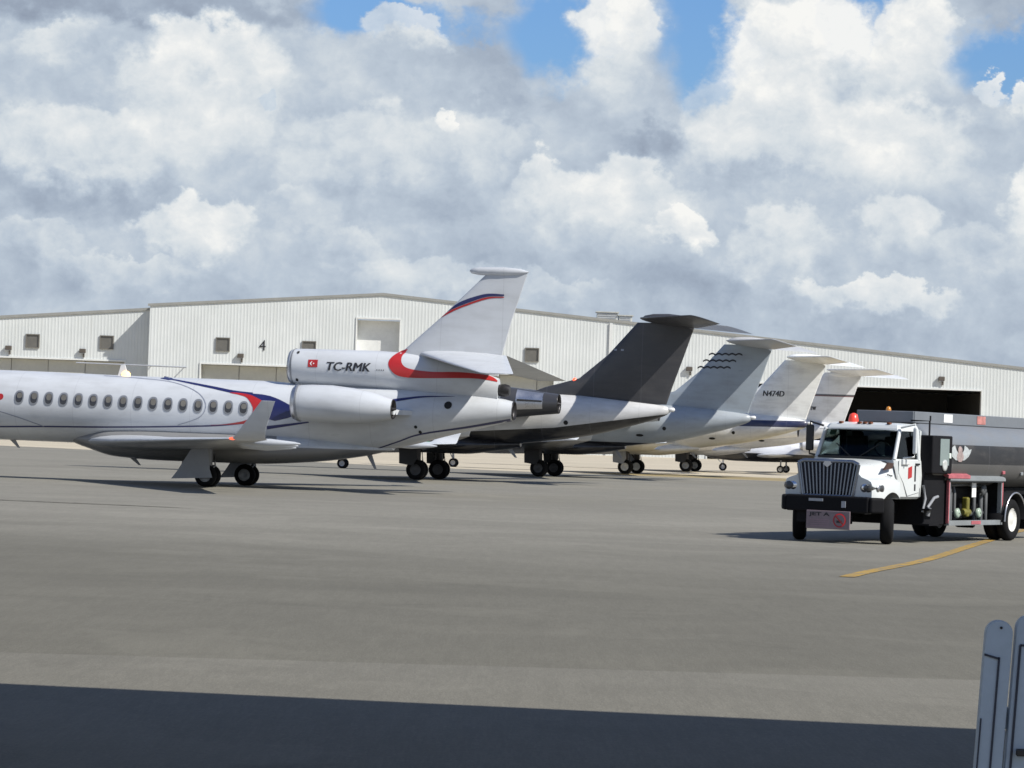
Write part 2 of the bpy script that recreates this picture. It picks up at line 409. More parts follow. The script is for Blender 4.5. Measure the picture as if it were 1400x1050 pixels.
    S=Multi(fus,duct,fin)
    # cabin windows
    for i in range(16):
        x=7.31-i*(8.17/15); z=2.83-i*(.12/15)
        o=disc(MB(),fus,(x,z),.125,.195,.008).build('cabin_window',M['pane'],F)
        disc(MB(),fus,(x,z),.17,.245,.011,r0=.74,k=1).build('window_frame',M['windowrim'],o); disc(MB(),fus,(x-.01,z+.065),.10,.095+.035*((i*7)%5)/5,.0095,k=2).build('pane_reflection',M['paneglint'],o)  # tan disc paints a reflection on the upper pane
    # livery
    red=MB(); ribbon(red,fus,[(-.30,3.24),(-.75,3.225),(-1.2,3.12),(-1.72,2.80),(-1.35,2.42),(-1.0,2.2),(-.2,2.12),(.3,2.09)],[(-.30,3.22),(-.7,3.15),(-.96,3.05),(-1.2,2.72),(-1.12,2.44),(-.9,2.28),(-.2,2.14),(.3,2.10)],60,8)
    red.build('red_swoosh',M['red'],F)
    bl=MB(); ribbon(bl,fus,[(-.9,3.235),(-1.5,3.2),(-1.98,3.09),(-2.55,2.84),(-2.75,2.66),(-2.55,2.46),(-2.0,2.31)],[(-.95,3.215),(-1.25,3.1),(-1.5,2.98),(-1.74,2.8),(-1.72,2.68),(-1.62,2.55),(-1.5,2.42)],50,10)
    line(bl,fus,[(2.45,3.695),(1.55,3.57),(.36,3.39),(-.43,3.26),(-1.1,3.2)],lambda t:.03+.09*t if t>.12 else .09)
    line(bl,fus,[(8.6,1.76),(6.42,1.84),(4.01,1.9),(1.35,2.01),(0,2.09),(-.9,2.2)],.05)
    line(bl,fus,[(-1.7,2.07),(-2.4,2.18),(-3.2,2.31)],lambda t:.12*(1-.6*t))
    line(bl,Multi(fus,duct),[(-5.9,3.12),(-6.4,3.21),(-7.05,3.31),(-8.1,3.36)],lambda t:.1*(1-t)+.01)
    line(bl,fus,[(-5.4,1.47),(-6.2,1.75),(-7,2.03),(-8.6,2.33),(-10.0,2.62)],lambda t:.03+.05*t)
    bl.build('navy_stripe',M['navy'],F)
    th=MB(); line(th,fus,[(4.54,3.69),(3.2,3.64),(1.88,3.53),(.9,3.22),(.5,2.8),(.68,2.36),(1.5,2.05)],.025)
    line(th,fus,[(8.5,2.42),(8.04,2.32),(7.23,2.1),(6.42,1.84)],.03); th.build('oval_pinstripe',M['thin'],F)
    disc(MB(),fus,(8.0,2.83),.11,.11,.009,power=2).build('door_emblem',M['red'],F)
    fr=MB(); ribbon(fr,fin,[(-7.62,6.22),(-7.85,6.34),(-8.5,6.6),(-9.03,6.77),(-9.6,6.8)],[(-7.4,6.03),(-7.7,6.19),(-8.15,6.4),(-9.03,6.71),(-9.6,6.77)],40,5,.012); fr.build('fin_red_swoosh',M['red'],FN)
    fb=MB(); ribbon(fb,fin,[(-7.88,6.47),(-8.1,6.6),(-8.52,6.76),(-9.03,6.89),(-9.6,6.88)],[(-7.64,6.24),(-7.85,6.36),(-8.5,6.62),(-9.03,6.79),(-9.6,6.83)],40,5,.014); fb.build('fin_navy_swoosh',M['navy'],FN)
    rb=MB(); ribbon(rb,S,[(-6.28,4.93),(-6.02,4.84),(-5.76,4.51),(-5.84,4.2),(-6.17,3.98),(-6.9,3.94),(-8.5,3.99),(-9.1,3.96),(-9.5,3.9)],[(-6.3,4.94),(-6.17,4.67),(-6.24,4.39),(-6.54,4.24),(-7.27,4.17),(-8.2,4.19),(-9.0,4.14),(-9.3,4.07),(-9.5,3.95)],70,8,.014); rb.build('red_band',M['red'],D)
    lt=MB(); letters(lt,duct,'TC-RMK',-3.61,-5.14,4.10,4.40,shear=.2,bold=.013); lt.build('registration',M['letter'],D)
    tx=MB(); letters(tx,duct,'- - - -',-5.36,-5.62,4.15,4.19); tx.build('small_lettering',M['letter'],D)
    fl=MB(); ribbon(fl,duct,[(-2.93,4.46),(-3.27,4.46)],[(-2.93,4.2),(-3.27,4.2)],6,6,.01,0)
    fo=fl.build('national_flag',M['red'],D)
    cm=MB(); ribbon(cm,duct,[(-3.07,4.41),(-3.02,4.37),(-3.0,4.33),(-3.02,4.29),(-3.07,4.25)],[(-3.075,4.395),(-3.055,4.37),(-3.045,4.33),(-3.055,4.29),(-3.075,4.265)],12,2,.014)
    disc(cm,duct,(-3.13,4.33),.028,.028,.014,power=1.2,n=10,k=2); cm.build('flag_emblem',M['white'],fo)
    disc(MB(),S,(-7.94,3.05),.13,.13,.012,power=2).build('service_port',M['hole'],F)
    for c in ((-6.87,2.27),(-7.0,2.1)): disc(MB(),S,c,.055,.055,.012,power=2,k=2).build('drain_port',M['hole'],F)
    for (z,a) in ((4.7,.3),(3.75,-.3)):
        disc(MB(),duct,(-2.5,z),.05,.05,.012,power=2,k=2).build('intake_fastener',M['hole'],D)
    bc=MB(); bc.prism([Vector((3.75,.02,3.68)),Vector((4.15,.02,3.68)),Vector((4.05,.02,4.08)),Vector((3.9,.02,4.1))],(0,-.04,0)); bc.build('blade_antenna',M['white'],F)
    MB().lathe([(0,.16),(.1,.15),(.17,.09),(.19,.01)],(3.85,0,3.7),'z',16,squash=1).build('beacon_light',M['beacon'],F)
    an=MB()
    for (x,z,l) in ((-4.9,1.34,.55),(3.6,.86,.25),(8.1,1.36,.3)):
        an.prism([Vector((x,.015,z)),Vector((x-.22,.015,z)),Vector((x-.42,.015,z-l)),Vector((x-.34,.015,z-l))],(0,-.03,0))
    an.build('belly_antenna',M['strut'],F)
    return root
M['navred']=mat('red_navigation_lens',(.7,.05,.03),.2,emit=((1,.12,.05),1.5))
M['navgreen']=mat('green_navigation_lens',(.05,.5,.2),.2)
M['beacon']=mat('orange_beacon_lens',(.8,.4,.15),.2,emit=((1,.62,.25),2.))

# ================================================================== the twin-engined jets behind it
def build_jet(label,loc,body_paint,fin_paint,nac,tailtop,decor,engine_chrome=False,stab=None,gearrim=None,doormat=None,eng=(0,0),tail=(5.2,.25)):
    root=thing('business_jet',label,'jet',loc,HEAD,'T-tailed jets parked in a row')
    fus=Body([(15.3,2.33,2.26,.03),(15.1,2.6,2.1,.26),(14.3,3.0,1.9,.6),(13.2,3.5,1.72,.95),(12,3.85,1.62,1.14),(10.5,3.97,1.57,1.2),(-.5,3.98,1.57,1.2),(-3,4.0,1.63,1.2),(-5,4.02,1.86,1.1),(-7,3.98,2.15,.9),(-9,3.83,2.65,.6),(-10.3,3.7,3.06,.34),(-10.8,3.6,3.28,.14),(-10.88,3.5,3.36,.03)])
    F=fus.mesh(MB(),120,48,cap=(False,False)).build('fuselage',body_paint,root)
    fair=Body([(5.6,1.8,1.6,.15),(4.8,1.95,1.38,.8),(3.5,2.0,1.2,1.2,2.4),(-1.5,2.0,1.2,1.22,2.4),(-3,1.95,1.36,.95),(-4.2,1.85,1.6,.2)])
    fair.mesh(MB(),50,36).build('belly_fairing',body_paint,root)
    fin=Fin([(3.7,-3.6,-10.72,.035),(4.3,-5.2,-10.9,.05),(4.75,-6.75,-11.05,.085),(5.83,-8.02,-11.42,.09),(7.3,-9.3,-11.9,.09)])
    FN=fin.mesh(MB()).build('fin',fin_paint,root)
    MB().lathe([(0,.02),(-.12,.12),(-.5,.2),(-1.2,.22),(-1.9,.15),(-2.6,.03)],(-9.5,0,tailtop),'x',20).build('fin_tip_fairing',stab or fin_paint,FN)
    for s in (1,-1):
        st=MB(); lifting(st,[((-9.4,s*.04,7.5),(-11.95,s*.04,7.1),.09,(0,0,1)),((-12.15-tail[1],s*tail[0],7.45),(-13.5-tail[1],s*tail[0],7.12),.085,(0,0,1)),((-12.45-tail[1],s*(tail[0]+.15),7.41),(-13.45-tail[1],s*(tail[0]+.15),7.13),.04,(0,0,1))])
        st.build('horizontal_stabilizer',stab or fin_paint,root)
        w=MB(); lifting(w,[((5.0,s*.6,1.55),(-2.1,s*.6,1.52),.12,(0,0,1)),((3.3,s*2.2,1.58),(-1.75,s*2.2,1.58),.12,(0,0,1)),((.6,s*6.,1.75),(-2.6,s*6.,1.75),.1,(0,0,1)),((-3.0,s*11.5,2.0),(-4.5,s*11.5,2.0),.09,(0,0,1))])
        wo=w.build('wing',body_paint if not isinstance(body_paint,str) else M['jetwhite'],root)
        lifting(MB(),[((-3.0,s*11.48,2.0),(-4.5,s*11.48,2.0),.09,(0,0,1)),((-3.1,s*11.7,2.07),(-4.55,s*11.7,2.07),.09,(0,-s*.6,1)),((-3.5,s*11.85,2.4),(-4.7,s*11.85,2.4),.08,(0,-s,.2)),((-4.7,s*12.0,3.5),(-5.25,s*12.0,3.5),.07,(0,-s,.1))]).build('winglet',M['jetwhite'],wo)
        e=nacelle(root,[(-1.6,.66),(-1.75,.69),(-2.4,.74),(-3.3,.73),(-4.3,.66),(-5.3,.53),(-6.25,.43)],(eng[0],s*1.95,3.55+eng[1]),(nac,M['metal'],M['darkmetal']),None)
        if engine_chrome:
            for (a,b) in ((-4.45,-5.62),):
                ring=[]
                for x in (a,(a+b)/2,b):
                    rr=pchip([(-6.25,.43),(-5.3,.53),(-4.3,.66),(-3.3,.73)])(x)+.012
                    ring.append([(x,s*1.95+rr*math.cos(R(t)),3.55+rr*math.sin(R(t))) for t in range(-28,64,6)])
                MB().rings(ring,0,False,(False,False)).build('thrust_reverser',M['metal'],e)
                ring=[[(x,s*1.95+(rr2+.02)*math.cos(R(t)),3.55+(rr2+.02)*math.sin(R(t))) for t in range(6,15,4)] for x,rr2 in ((-4.5,.66),(-5.0,.585),(-5.6,.512))]
                MB().rings(ring,0,False,(False,False)).build('reverser_gap',M['hole'],e)
        MB().prism([Vector((-2.2,s*.9,3.52)),Vector((-4.8,s*.8,3.52)),Vector((-5.4,s*1.6,3.5)),Vector((-2.6,s*1.6,3.52))],(0,0,-.2)).build('engine_pylon',body_paint,root)
        gear_main(root,s,2.08,.44,.27,1.55,doormat or M['black'],[(.75,1.5),(-.05,1.5),(-.1,.95),(.1,.62),(.72,.7)],M['darkmetal'],gearrim)
    gear_nose(root,11.3,.28,1.7)
    for i in range(6):
        x=9.3-i*1.75; o=disc(MB(),fus,(x,3.05),.33,.24,.008).build('cabin_window',M['pane'],F)
        disc(MB(),fus,(x,3.05),.37,.28,.011,r0=.85,k=1).build('window_frame',M['windowrim'],o)
    disc(MB(),fus,(-6.4,2.75),.1,.1,.012,power=2).build('service_port',M['hole'],F)
    disc(MB(),fus,(-5.1,2.35),.2,.07,.012,power=2).build('drain_port',M['hole'],F)
    MB().prism([Vector((-3.4,.015,1.68)),Vector((-3.65,.015,1.74)),Vector((-4.05,.015,1.12)),Vector((-3.95,.015,1.12))],(0,-.03,0)).build('belly_antenna',M['strut'],F)
    MB().lathe([(.02,.02),(-.06,.09),(-.3,.1),(-.36,.03)],(-10.75,0,3.48),'x',14).build('tail_light_housing',M['white'],F)
    decor(root,fus,fin,F,FN)
    return root
def dark_decor(root,fus,fin,F,FN):
    MB().lathe([(0,.1),(.1,.09),(.15,.02)],(-6.55,0,4.62),'z',12).build('beacon_light',M['navred'],FN)
    lt=MB(); letters(lt,fin,'- -',-8.3,-8.75,6.02,6.1); lt.build('small_lettering',M['doorgrey'],FN)
def wave_decor(root,fus,fin,F,FN):
    for (x0,x1,z,sl) in ((-8.5,-10.3,6.72,.03),(-8.2,-9.98,6.37,.03),(-7.92,-9.7,6.01,.03)):
        mb=MB(); p=[]
        for i in range(49):
            u=i/48; p.append((x0+(x1-x0)*u,z+sl*u+.075*abs(math.sin(u*math.pi*5))))
        a=[(q[0],q[1]+.045) for q in p]; b=[(q[0],q[1]-.045) for q in p]
        rs=[[(q[0],max(fin.y(*q),0)+.012,q[1]),(w[0],max(fin.y(*w),0)+.012,w[1])] for q,w in zip(a,b)]
        mb.rings(rs,0,False,(False,False)).build('wavy_stripe',M['letter'],FN)
def n474_decor(root,fus,fin,F,FN):
    lt=MB(); letters(lt,fin,'N474D',-8.05,-9.35,5.06,5.4,shear=.1,bold=.016); lt.build('registration',M['letter'],FN)
def stripe_decor(root,fus,fin,F,FN):
    lt=MB(); letters(lt,fin,'N57TW',-7.95,-8.75,4.62,4.88,bold=.02); lt.build('registration',M['letter'],FN)

DG=(.045,.045,.05)
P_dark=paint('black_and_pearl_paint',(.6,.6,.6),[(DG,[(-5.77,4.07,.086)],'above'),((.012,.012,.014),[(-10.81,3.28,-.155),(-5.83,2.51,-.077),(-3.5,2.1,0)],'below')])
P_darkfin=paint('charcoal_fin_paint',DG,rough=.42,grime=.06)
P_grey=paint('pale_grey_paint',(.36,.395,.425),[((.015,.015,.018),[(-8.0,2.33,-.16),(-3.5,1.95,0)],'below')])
P_greyfin=paint('pale_grey_fin_paint',(.32,.365,.41))
P_white4=paint('white_navy_tail_paint',(.72,.73,.74),[((.014,.02,.07),[(-10.4,3.2,-.01),(-10.4,3.6,-.012)],'band')])
P_white5=paint('cool_white_paint',(.66,.67,.69))
P_white5fin=paint('banded_fin_paint',(.72,.73,.74),[((.1,.1,.11),[(-10,5.62,.0),(-10,5.78,.0)],'band'),((.2,.03,.03),[(-10,5.62,.0),(-10,5.66,.0)],'band')])
def pos(px,p): return ((px-700)/p,4000/p,0)
build_trijet()
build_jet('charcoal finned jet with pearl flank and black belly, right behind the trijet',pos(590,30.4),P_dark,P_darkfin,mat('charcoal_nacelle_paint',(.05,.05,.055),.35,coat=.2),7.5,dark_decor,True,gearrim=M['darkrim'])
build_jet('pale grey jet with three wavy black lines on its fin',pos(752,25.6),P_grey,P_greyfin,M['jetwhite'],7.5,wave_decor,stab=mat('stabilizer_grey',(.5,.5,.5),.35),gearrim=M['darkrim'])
build_jet('white jet with N474D on its fin and a navy tail cone',pos(867,22.1),P_white4,paint('white_fin_paint',(.86,.87,.855)),M['jetwhite'],7.5,n474_decor,gearrim=M['whiterim'],doormat=M['doorgrey'])
build_jet('white jet with a dark band round its fin, farthest T-tail of the row',pos(948,19.3),P_white5,P_white5fin,M['white'],7.2,stripe_decor,eng=(-1.5,-.42),tail=(6.0,1.2))

# small light jet half hidden behind the fuel truck
def build_light_jet():
    root=thing('light_jet','small low white jet behind the row, glimpsed left of the fuel truck','jet',(20.2,221,0),HEAD)
    W=paint('white_black_belly_paint',(.76,.77,.8),[((.012,.012,.014),[(0,1.42,0)],'below')]); WW=M['jetwhite']
    fus=Body([(5.6,1.25,1.15,.03),(5.2,1.45,1.0,.25),(4.2,1.75,.85,.5),(3,2.2,.78,.72),(1.5,2.3,.78,.76),(-2,2.3,.85,.76),(-5,2.2,1.3,.5),(-7.2,2.0,1.75,.1)])
    F=fus.mesh(MB(),60,32,cap=(False,True)).build('fuselage',W,root)
    fin=Fin([(2.0,-3.8,-7.1,.09),(4.1,-6.2,-7.8,.09)]); fin.mesh(MB()).build('fin',W,root)
    for s in (1,-1):
        wo=lifting(MB(),[((1.5,s*.5,1.24),(-1.4,s*.5,1.3),.12,(0,0,1)),((-.2,s*7.4,1.36),(-1.4,s*7.4,1.4),.08,(0,0,1))]).build('wing',WW,root)
        lifting(MB(),[((-6.3,0,4.05),(-7.8,0,4.05),.1,(0,0,1)),((-7.3,s*2.7,4.05),(-8.1,s*2.7,4.05),.09,(0,0,1))]).build('horizontal_stabilizer',W,root)
        nacelle(root,[(-1.9,.36),(-2.2,.42),(-3.4,.4),(-4.3,.27)],(0,s*1.2,2.15),(W,M['metal'],M['darkmetal']),None,seg=24)
        MB().prism([Vector((-2.5,s*.5,2.15)),Vector((-3.9,s*.4,2.15)),Vector((-3.9,s*.9,2.15)),Vector((-2.5,s*.9,2.15))],(0,0,-.12)).build('engine_pylon',W,root)
        g=MB().tube([(-.5,s*1.7,.95),(-.5,s*1.7,.28)],.06,8).build('main_gear',M['strut'],root)
        wheel('wheel',g,(-.5,s*1.82,.28),.28,.16)
    g=MB().tube([(4.1,0,.9),(4.1,0,.28)],.07,8); g.tube([(4.6,0,.95),(4.12,0,.5)],.03,6)
    go=g.build('nose_gear',M['white'],root); wheel('wheel',go,(4.1,0,.3),.3,.16)
build_light_jet()

# ================================================================== fuel truck (local +X forward, +Y its left side)
def glassmat(name,tint,rough=.02):
    m,nt,p=newmat(name); p.inputs['Base Color'].default_value=tint+(1,); p.inputs['Transmission Weight'].default_value=1; p.inputs['Roughness'].default_value=rough; p.inputs['IOR'].default_value=1.2
    return m
def build_truck():
    root=thing('fuel_truck','white cabbed grey tank fuel truck parked on the open apron','truck',(7.43,64.8,0),R(-122))
    W=mat('truck_white_paint',(.62,.645,.64),.32,coat=.25,dirt=.07)
    BK=mat('truck_black_steel',(.014,.014,.016),.65,dirt=.3,spec=.08)
    GR=mat('deck_grey_paint',(.25,.27,.28),.5,dirt=.25)
    RD=mat('faded_red_paint',(.48,.13,.15),.5,dirt=.3,scale=4)
    # chassis
    ch=MB()
    for s in (1,-1): ch.box((-4.6,s*.42,.78),(11,.09,.26))
    for x in (.2,-1.5,-3.5,-5.4,-7.4,-9.6): ch.box((x,0,.78),(.12,.8,.2))
    ch.box((0,0,.55),(.14,1.9,.16)); ch.box((.3,0,.85),(1.1,.95,.55)); ch.lathe([(-1.0,.06),(-.3,.09),(-.2,.24),(.2,.24),(.3,.09),(1.0,.06)],(-6.8,0,.5),'y',16)
    CH=ch.build('chassis',BK,root)
    # hood with flared wings over the front wheels
    secs=[]; N=36
    for i in range(N+1):
        x=.80-1.2*i/N; t=i/N
        zt=1.68+.12*t; wt=.60+.22*t; ws=.74+.24*t; zs=1.50+.16*t
        fl=math.exp(-((x+.02)/.62)**4); yf=1.09+.09*fl
        if x>.62: yf-= .05*((x-.62)/.18)**2
        arch=.5+math.sqrt(max(.64**2-x*x,0)); zb=max(.98 if x>0 else .95,arch if abs(x)<.64 else 0)
        zf=max(1.40-.06*abs(x),zb+.05)
        P=[(0,zt+.05),(wt*.5,zt+.04),(wt*.85,zt+.015),(wt,zt-.03),(ws,zs),(ws+.05,zf+.1),(yf-.1,zf+.045),(yf-.02,zf),(yf,zf-.06 if zf-.06>zb else zb+.004),(yf,zb)]
        secs.append([(x,-y,z) for y,z in P[::-1]]+[(x,y,z) for y,z in P[1:]])
    H=MB().rings(secs,0,False,(True,True)).build('hood',W,root)
    for s in (1,-1):
        iw=MB(); iw.box((0,s*.78,1.05),(1.24,.06,.8)); iw.build('wheel_well',M['hole'],H)
        bd_=MB()
        for k in range(3): bd_.box((-.02-.1*k,s*1.035,1.52-.01*k),(.05,.02,.03))
        bd_.build('hood_badge',M['letter'],H)
        MB().tube([(-.385,s*.2,1.815),(-.385,s*.8,1.80),(-.39,s*1.0,1.7),(-.395,s*1.1,1.3)],.012,6).build('cowl_seam',M['hole'],H)
        v=MB(); v.prism([Vector((.18,s*.99,1.62)),Vector((-.22,s*1.015,1.66)),Vector((-.30,s*1.015,1.78)),Vector((-.05,s*1.0,1.79))],(0,s*.03,0)); v.build('hood_vent',mat('vent_amber_dark',(.06,.03,.02),.3),H)
        hl=MB().bbox((.585,s*.955,1.22),(.50,.35,.21),.095,0,Matrix.Rotation(s*R(-22),3,'Z')).build('headlight',mat('headlight_lens',(.09,.09,.09),.15,spec=.5,dirt=.5,scale=9),H)
        MB().lathe([(.0,.1),(.015,.09),(.02,.0)],(.79,s*.86,1.22),'x',18).build('lamp_bowl',M['chrome'],hl)
        MB().lathe([(.0,.075),(s*.012,.065),(s*.016,.0)],(.62,s*1.125,1.22),'y',18).build('side_lamp_bowl',M['metal'],hl)
        MB().lathe([(.0,.08),(.015,.07),(.02,.0)],(.745,s*1.0,1.22),'x',18).build('lamp_bowl',mat('lamp_warm_reflector',(.75,.7,.55),.15,metal=.6),hl)
    # grille
    g=MB(); gt,gb=.73,.60
    def gp(u,z): return (0.83+.03*(1.75-z)*0, u*(gb+(gt-gb)*(z-1.05)/.7), z)
    g.prism([Vector(gp(-1,1.02)),Vector(gp(1,1.02)),Vector(gp(1,1.72)),Vector(gp(.8,1.78)),Vector(gp(-.8,1.78)),Vector(gp(-1,1.72))],(-.06,0,0),1)
    for a,b in (((-1,1.02),(1,1.02)),((1,1.02),(1,1.72)),((1,1.72),(.8,1.78)),((.8,1.78),(-.8,1.78)),((-.8,1.78),(-1,1.72)),((-1,1.72),(-1,1.02))):
        g.tube([gp(*a),gp(*b)],.045,8,0)
    for i in range(15):
        u=-.9+1.8*i/14; a,b=Vector(gp(u,1.05)),Vector(gp(u,1.74)); g.box(((a+b)/2+Vector((.02,0,0))),(.05,.03,.7),0,Matrix.Rotation(math.atan2(b.y-a.y,.7)*-1,3,'X'))
    G=g.build('grille',[mat('grille_dull_chrome',(.26,.29,.35),.25,metal=.9),mat('grille_dark_blue',(.01,.013,.03),.4)],root)
    MB().prism([Vector((.88,-.1,1.72)),Vector((.88,0,1.64)),Vector((.88,.1,1.72)),Vector((.88,.06,1.78)),Vector((.88,-.06,1.78))],(.02,0,0)).build('grille_badge',M['metal'],G)
    # bumper
    b=MB(); b.bbox((.98,.11,.85),(.22,1.98,.36),.04); 
    for s in (1,-1): b.bbox((.86,.11+s*1.03,.85),(.36,.3,.34),.05,0,Matrix.Rotation(s*R(-32),3,'Z'))
    b.box((.95,0,.55),(.1,1.3,.24)); B=b.build('front_bumper',BK,root)
    MB().box((1.095,.52,.85),(.02,.1,.14)).build('bumper_reflector',M['doorgrey'],B)
    MB().box((1.095,-.15,.93),(.015,.34,.06)).build('bumper_slot',M['doorgrey'],B)
    # fuel placard under the bumper
    px=1.13; p=MB(); p.bbox((1.11,.17,.50),(.03,1.05,.40),.012)
    PL=p.build('fuel_placard',mat('placard_pinkish_white',(.24,.185,.205),.5,dirt=.25),B)
    vs,fs=text_shape('JET A',1.,0,.03)
    MB().add([(px,-.29+.5*u,.56+.1*v) for u,v in vs],fs,0).build('placard_lettering',M['letter'],PL)
    MB().lathe([(0,.155),(.003,.125),(.003,.125)],(px,.45,.50),'x',28).build('prohibition_ring',M['red'],PL)
    pr=MB(); pr.box((px+.004,.45,.5),(.004,.03,.25),0,Matrix.Rotation(R(45),3,'X')); pr.build('prohibition_bar',M['red'],PL)
    MB().box((px+.002,.44,.47),(.003,.12,.05)).build('prohibition_mark',M['letter'],PL)
    ln=MB()
    for k in range(4): ln.box((px+.001,-.03,.5-.045*k),(.003,.46,.014))
    ln.build('placard_small_print',mat('placard_print',(.3,.2,.24),.5),PL)
    # cab
    lowx=(-.40,-1.78); secs=[]
    for (z,xf,xr,w) in ((.95,-.42,-1.70,1.02),(1.0,-.40,-1.76,1.07),(1.45,-.38,-1.78,1.09),(1.76,-.36,-1.78,1.06),(1.80,-.38,-1.78,1.04)):
        c=.06; secs.append([(xf,-w+c,z),(xf,w-c,z),(xf-c,w,z),(xr+c,w,z),(xr,w-c,z),(xr,-w+c,z),(xr+c,-w,z),(xf-c,-w,z)])
    cab=MB(); cab.rings(secs,0,True,(True,True),False)
    rs=[]
    for (z,xf,xr,w) in ((2.40,-.72,-1.78,.99),(2.45,-.74,-1.78,.985),(2.52,-.80,-1.76,.95),(2.56,-.95,-1.70,.85),(2.575,-1.1,-1.6,.6)):
        c=.1; rs.append([(xf,-w+c,z),(xf,w-c,z),(xf-c,w,z),(xr+c,w,z),(xr,w-c,z),(xr,-w+c,z),(xr+c,-w,z),(xf-c,-w,z)])
    cab.rings(rs,0,True,(True,True),False)
    for s in (1,-1):
        cab.tube([(-.40,s*1.0,1.78),(-.74,s*.95,2.42)],.05,8); cab.tube([(-1.62,s*1.03,1.78),(-1.62,s*.96,2.42)],.06,8); cab.box((-1.73,s*.98,2.1),(.1,.1,.64)); 
    cab.box((-1.76,0,1.98),(.04,1.96,.38)); cab.box((-1.76,.75,2.25),(.04,.5,.4)); cab.box((-1.76,-.75,2.25),(.04,.5,.4))
    CAB=cab.build('cab',W,root); CAB.location=(-.12,0,0); CAB.scale=(1,.95,1.04)
    gl=glassmat('tinted_cab_glass',(.35,.42,.42))
    w=MB(); w.prism([Vector((-.40,-.96,1.80)),Vector((-.36,-.4,1.80)),Vector((-.36,.4,1.80)),Vector((-.40,.96,1.80)),Vector((-.73,.91,2.41)),Vector((-.70,.4,2.42)),Vector((-.70,-.4,2.42)),Vector((-.73,-.91,2.41))],(-.012,0,-.006))
    WS=w.build('windshield',gl,CAB)
    MB().box((-.70,-.74,2.33),(.004,.16,.12),0,Matrix.Rotation(R(-32),3,'Y')).build('windshield_sticker',mat('pale_green_sticker',(.35,.55,.42),.5),WS)
    sf=MB()
    for s in (1,-1): sf.tube([(-.365,s*.1,1.82),(-.5,s*.55,2.1)],.012,6)
    sf.box((-.39,0,1.805),(.07,1.9,.05)); sf.build('wiper',M['black'],CAB)
    it=MB(); it.box((-1.0,0,1.78),(1.2,1.86,.06)); it.bbox((-.62,0,1.78),(.4,1.8,.16),.05)
    for s in (1,-1): it.bbox((-1.5,s*.5,1.95),(.16,.56,.66),.06); it.bbox((-1.5,s*.5,2.3),(.12,.3,.16),.05)
    it.box((-1.0,0,2.395),(1.4,1.8,.01)); it.build('cab_interior',mat('cab_trim_dark',(.03,.03,.032),.7),CAB)
    sw=MB(); rr=.21
    pts=[Vector((-.86,.48,2.0))+Matrix.Rotation(R(-55),3,'Y')@Vector((rr*math.cos(2*math.pi*i/20),rr*math.sin(2*math.pi*i/20),0)) for i in range(21)]
    sw.tube(pts,.018,6); sw.build('steering_wheel',M['black'],CAB)
    for s in (1,-1):
        d=MB(); y0,y1=s*1.085,s*1.105
        d.prism([Vector((-.46,y0,1.78)),Vector((-1.58,y0,1.78)),Vector((-1.58,y0,1.10)),Vector((-.95,y0,1.02)),Vector((-.72,y0,1.3)),Vector((-.46,y0,1.5))],(0,s*.012,0))
        D=d.build('cab_door',W,CAB)
        MB().prism([Vector((-.50,s*1.035,1.80)),Vector((-1.56,s*1.035,1.80)),Vector((-1.56,s*.97,2.40)),Vector((-.80,s*.97,2.40))],(0,-s*.008,0)).build('door_window',gl,D)
        MB().bbox((-1.42,s*1.11,1.70),(.2,.05,.04),.012).build('door_handle',M['black'],D)
        if s>0:
            MB().prism([Vector((-.95,1.1,1.62)),Vector((-1.15,1.1,1.66)),Vector((-1.15,1.1,1.42)),Vector((-.95,1.1,1.38))],(0,.006,0)).build('door_emblem',M['red'],D)
            q=MB()
            for (z,h) in ((1.5,.34),(1.2,.14)):
                q.box((-1.33,1.101,z),(.07,.008,h))
            q.build('door_lettering',M['letter'],D)
            MB().bbox((-.75,1.12,1.74),(.36,.06,.12),.02).build('door_ledge',W,D)
        mr=MB(); mr.bbox((-.72,s*1.36,2.2),(.07,.10 if s>0 else .2,.56),.03,0)
        mr.tube([(-.7,s*1.0,2.47),(-.72,s*1.36,2.55),(-.72,s*1.36,2.45)],.025,6,1); mr.tube([(-.7,s*1.08,1.82),(-.72,s*1.36,1.85),(-.72,s*1.36,1.95)],.025,6,1)
        mr.build('mirror',[W if s>0 else M['black'],M['black'] if s<0 else W],CAB)
        # wheels
        wheel('front_wheel',CH,(0,s*1.06,.5),.5,.28,M['rim'],steer=R(23))
        wheel('rear_wheel',CH,(-6.8,s*1.1,.5),.5,.27,M['whiterim']); wheel('rear_wheel',CH,(-6.8,s*.77,.5),.5,.27,M['rim'])
        f=MB(); rs=[]
        for k in range(13):
            a=R(-5+190*k/12*.97); rs.append([(-6.8+.62*math.cos(a),s*.5,.5+.62*math.sin(a)),(-6.8+.62*math.cos(a),s*1.27,.5+.62*math.sin(a)),(-6.8+.65*math.cos(a),s*1.27,.5+.65*math.sin(a)),(-6.8+.65*math.cos(a),s*.5,.5+.65*math.sin(a))])
        f.rings(rs); FO=f.build('rear_mudguard',BK,root); MB().tube([(-6.8+.65*math.cos(R(185-188*k/16)),s*1.28,.5+.65*math.sin(R(185-188*k/16))) for k in range(17)],.022,8).build('mudguard_edge',M['metal'],FO)
        MB().box((-7.5,s*.95,.55),(.02,.6,.55)).build('mud_flap',M['rubber'],root)
    for y in (-.62,-.14,0,.14,.62): MB().bbox((-.86,y,2.555),(.12,.09,.05),.02).build('marker_lamp',mat('amber_marker_lens',(.16,.05,.015),.25),CAB)
    MB().lathe([(0,.12),(.05,.12),(.17,.09),(.2,.02)],(-1.15,-.45,2.565),'z',18).build('roof_beacon',mat('red_beacon_lens',(.75,.06,.04),.25,emit=((1,.12,.06),.12)),CAB)
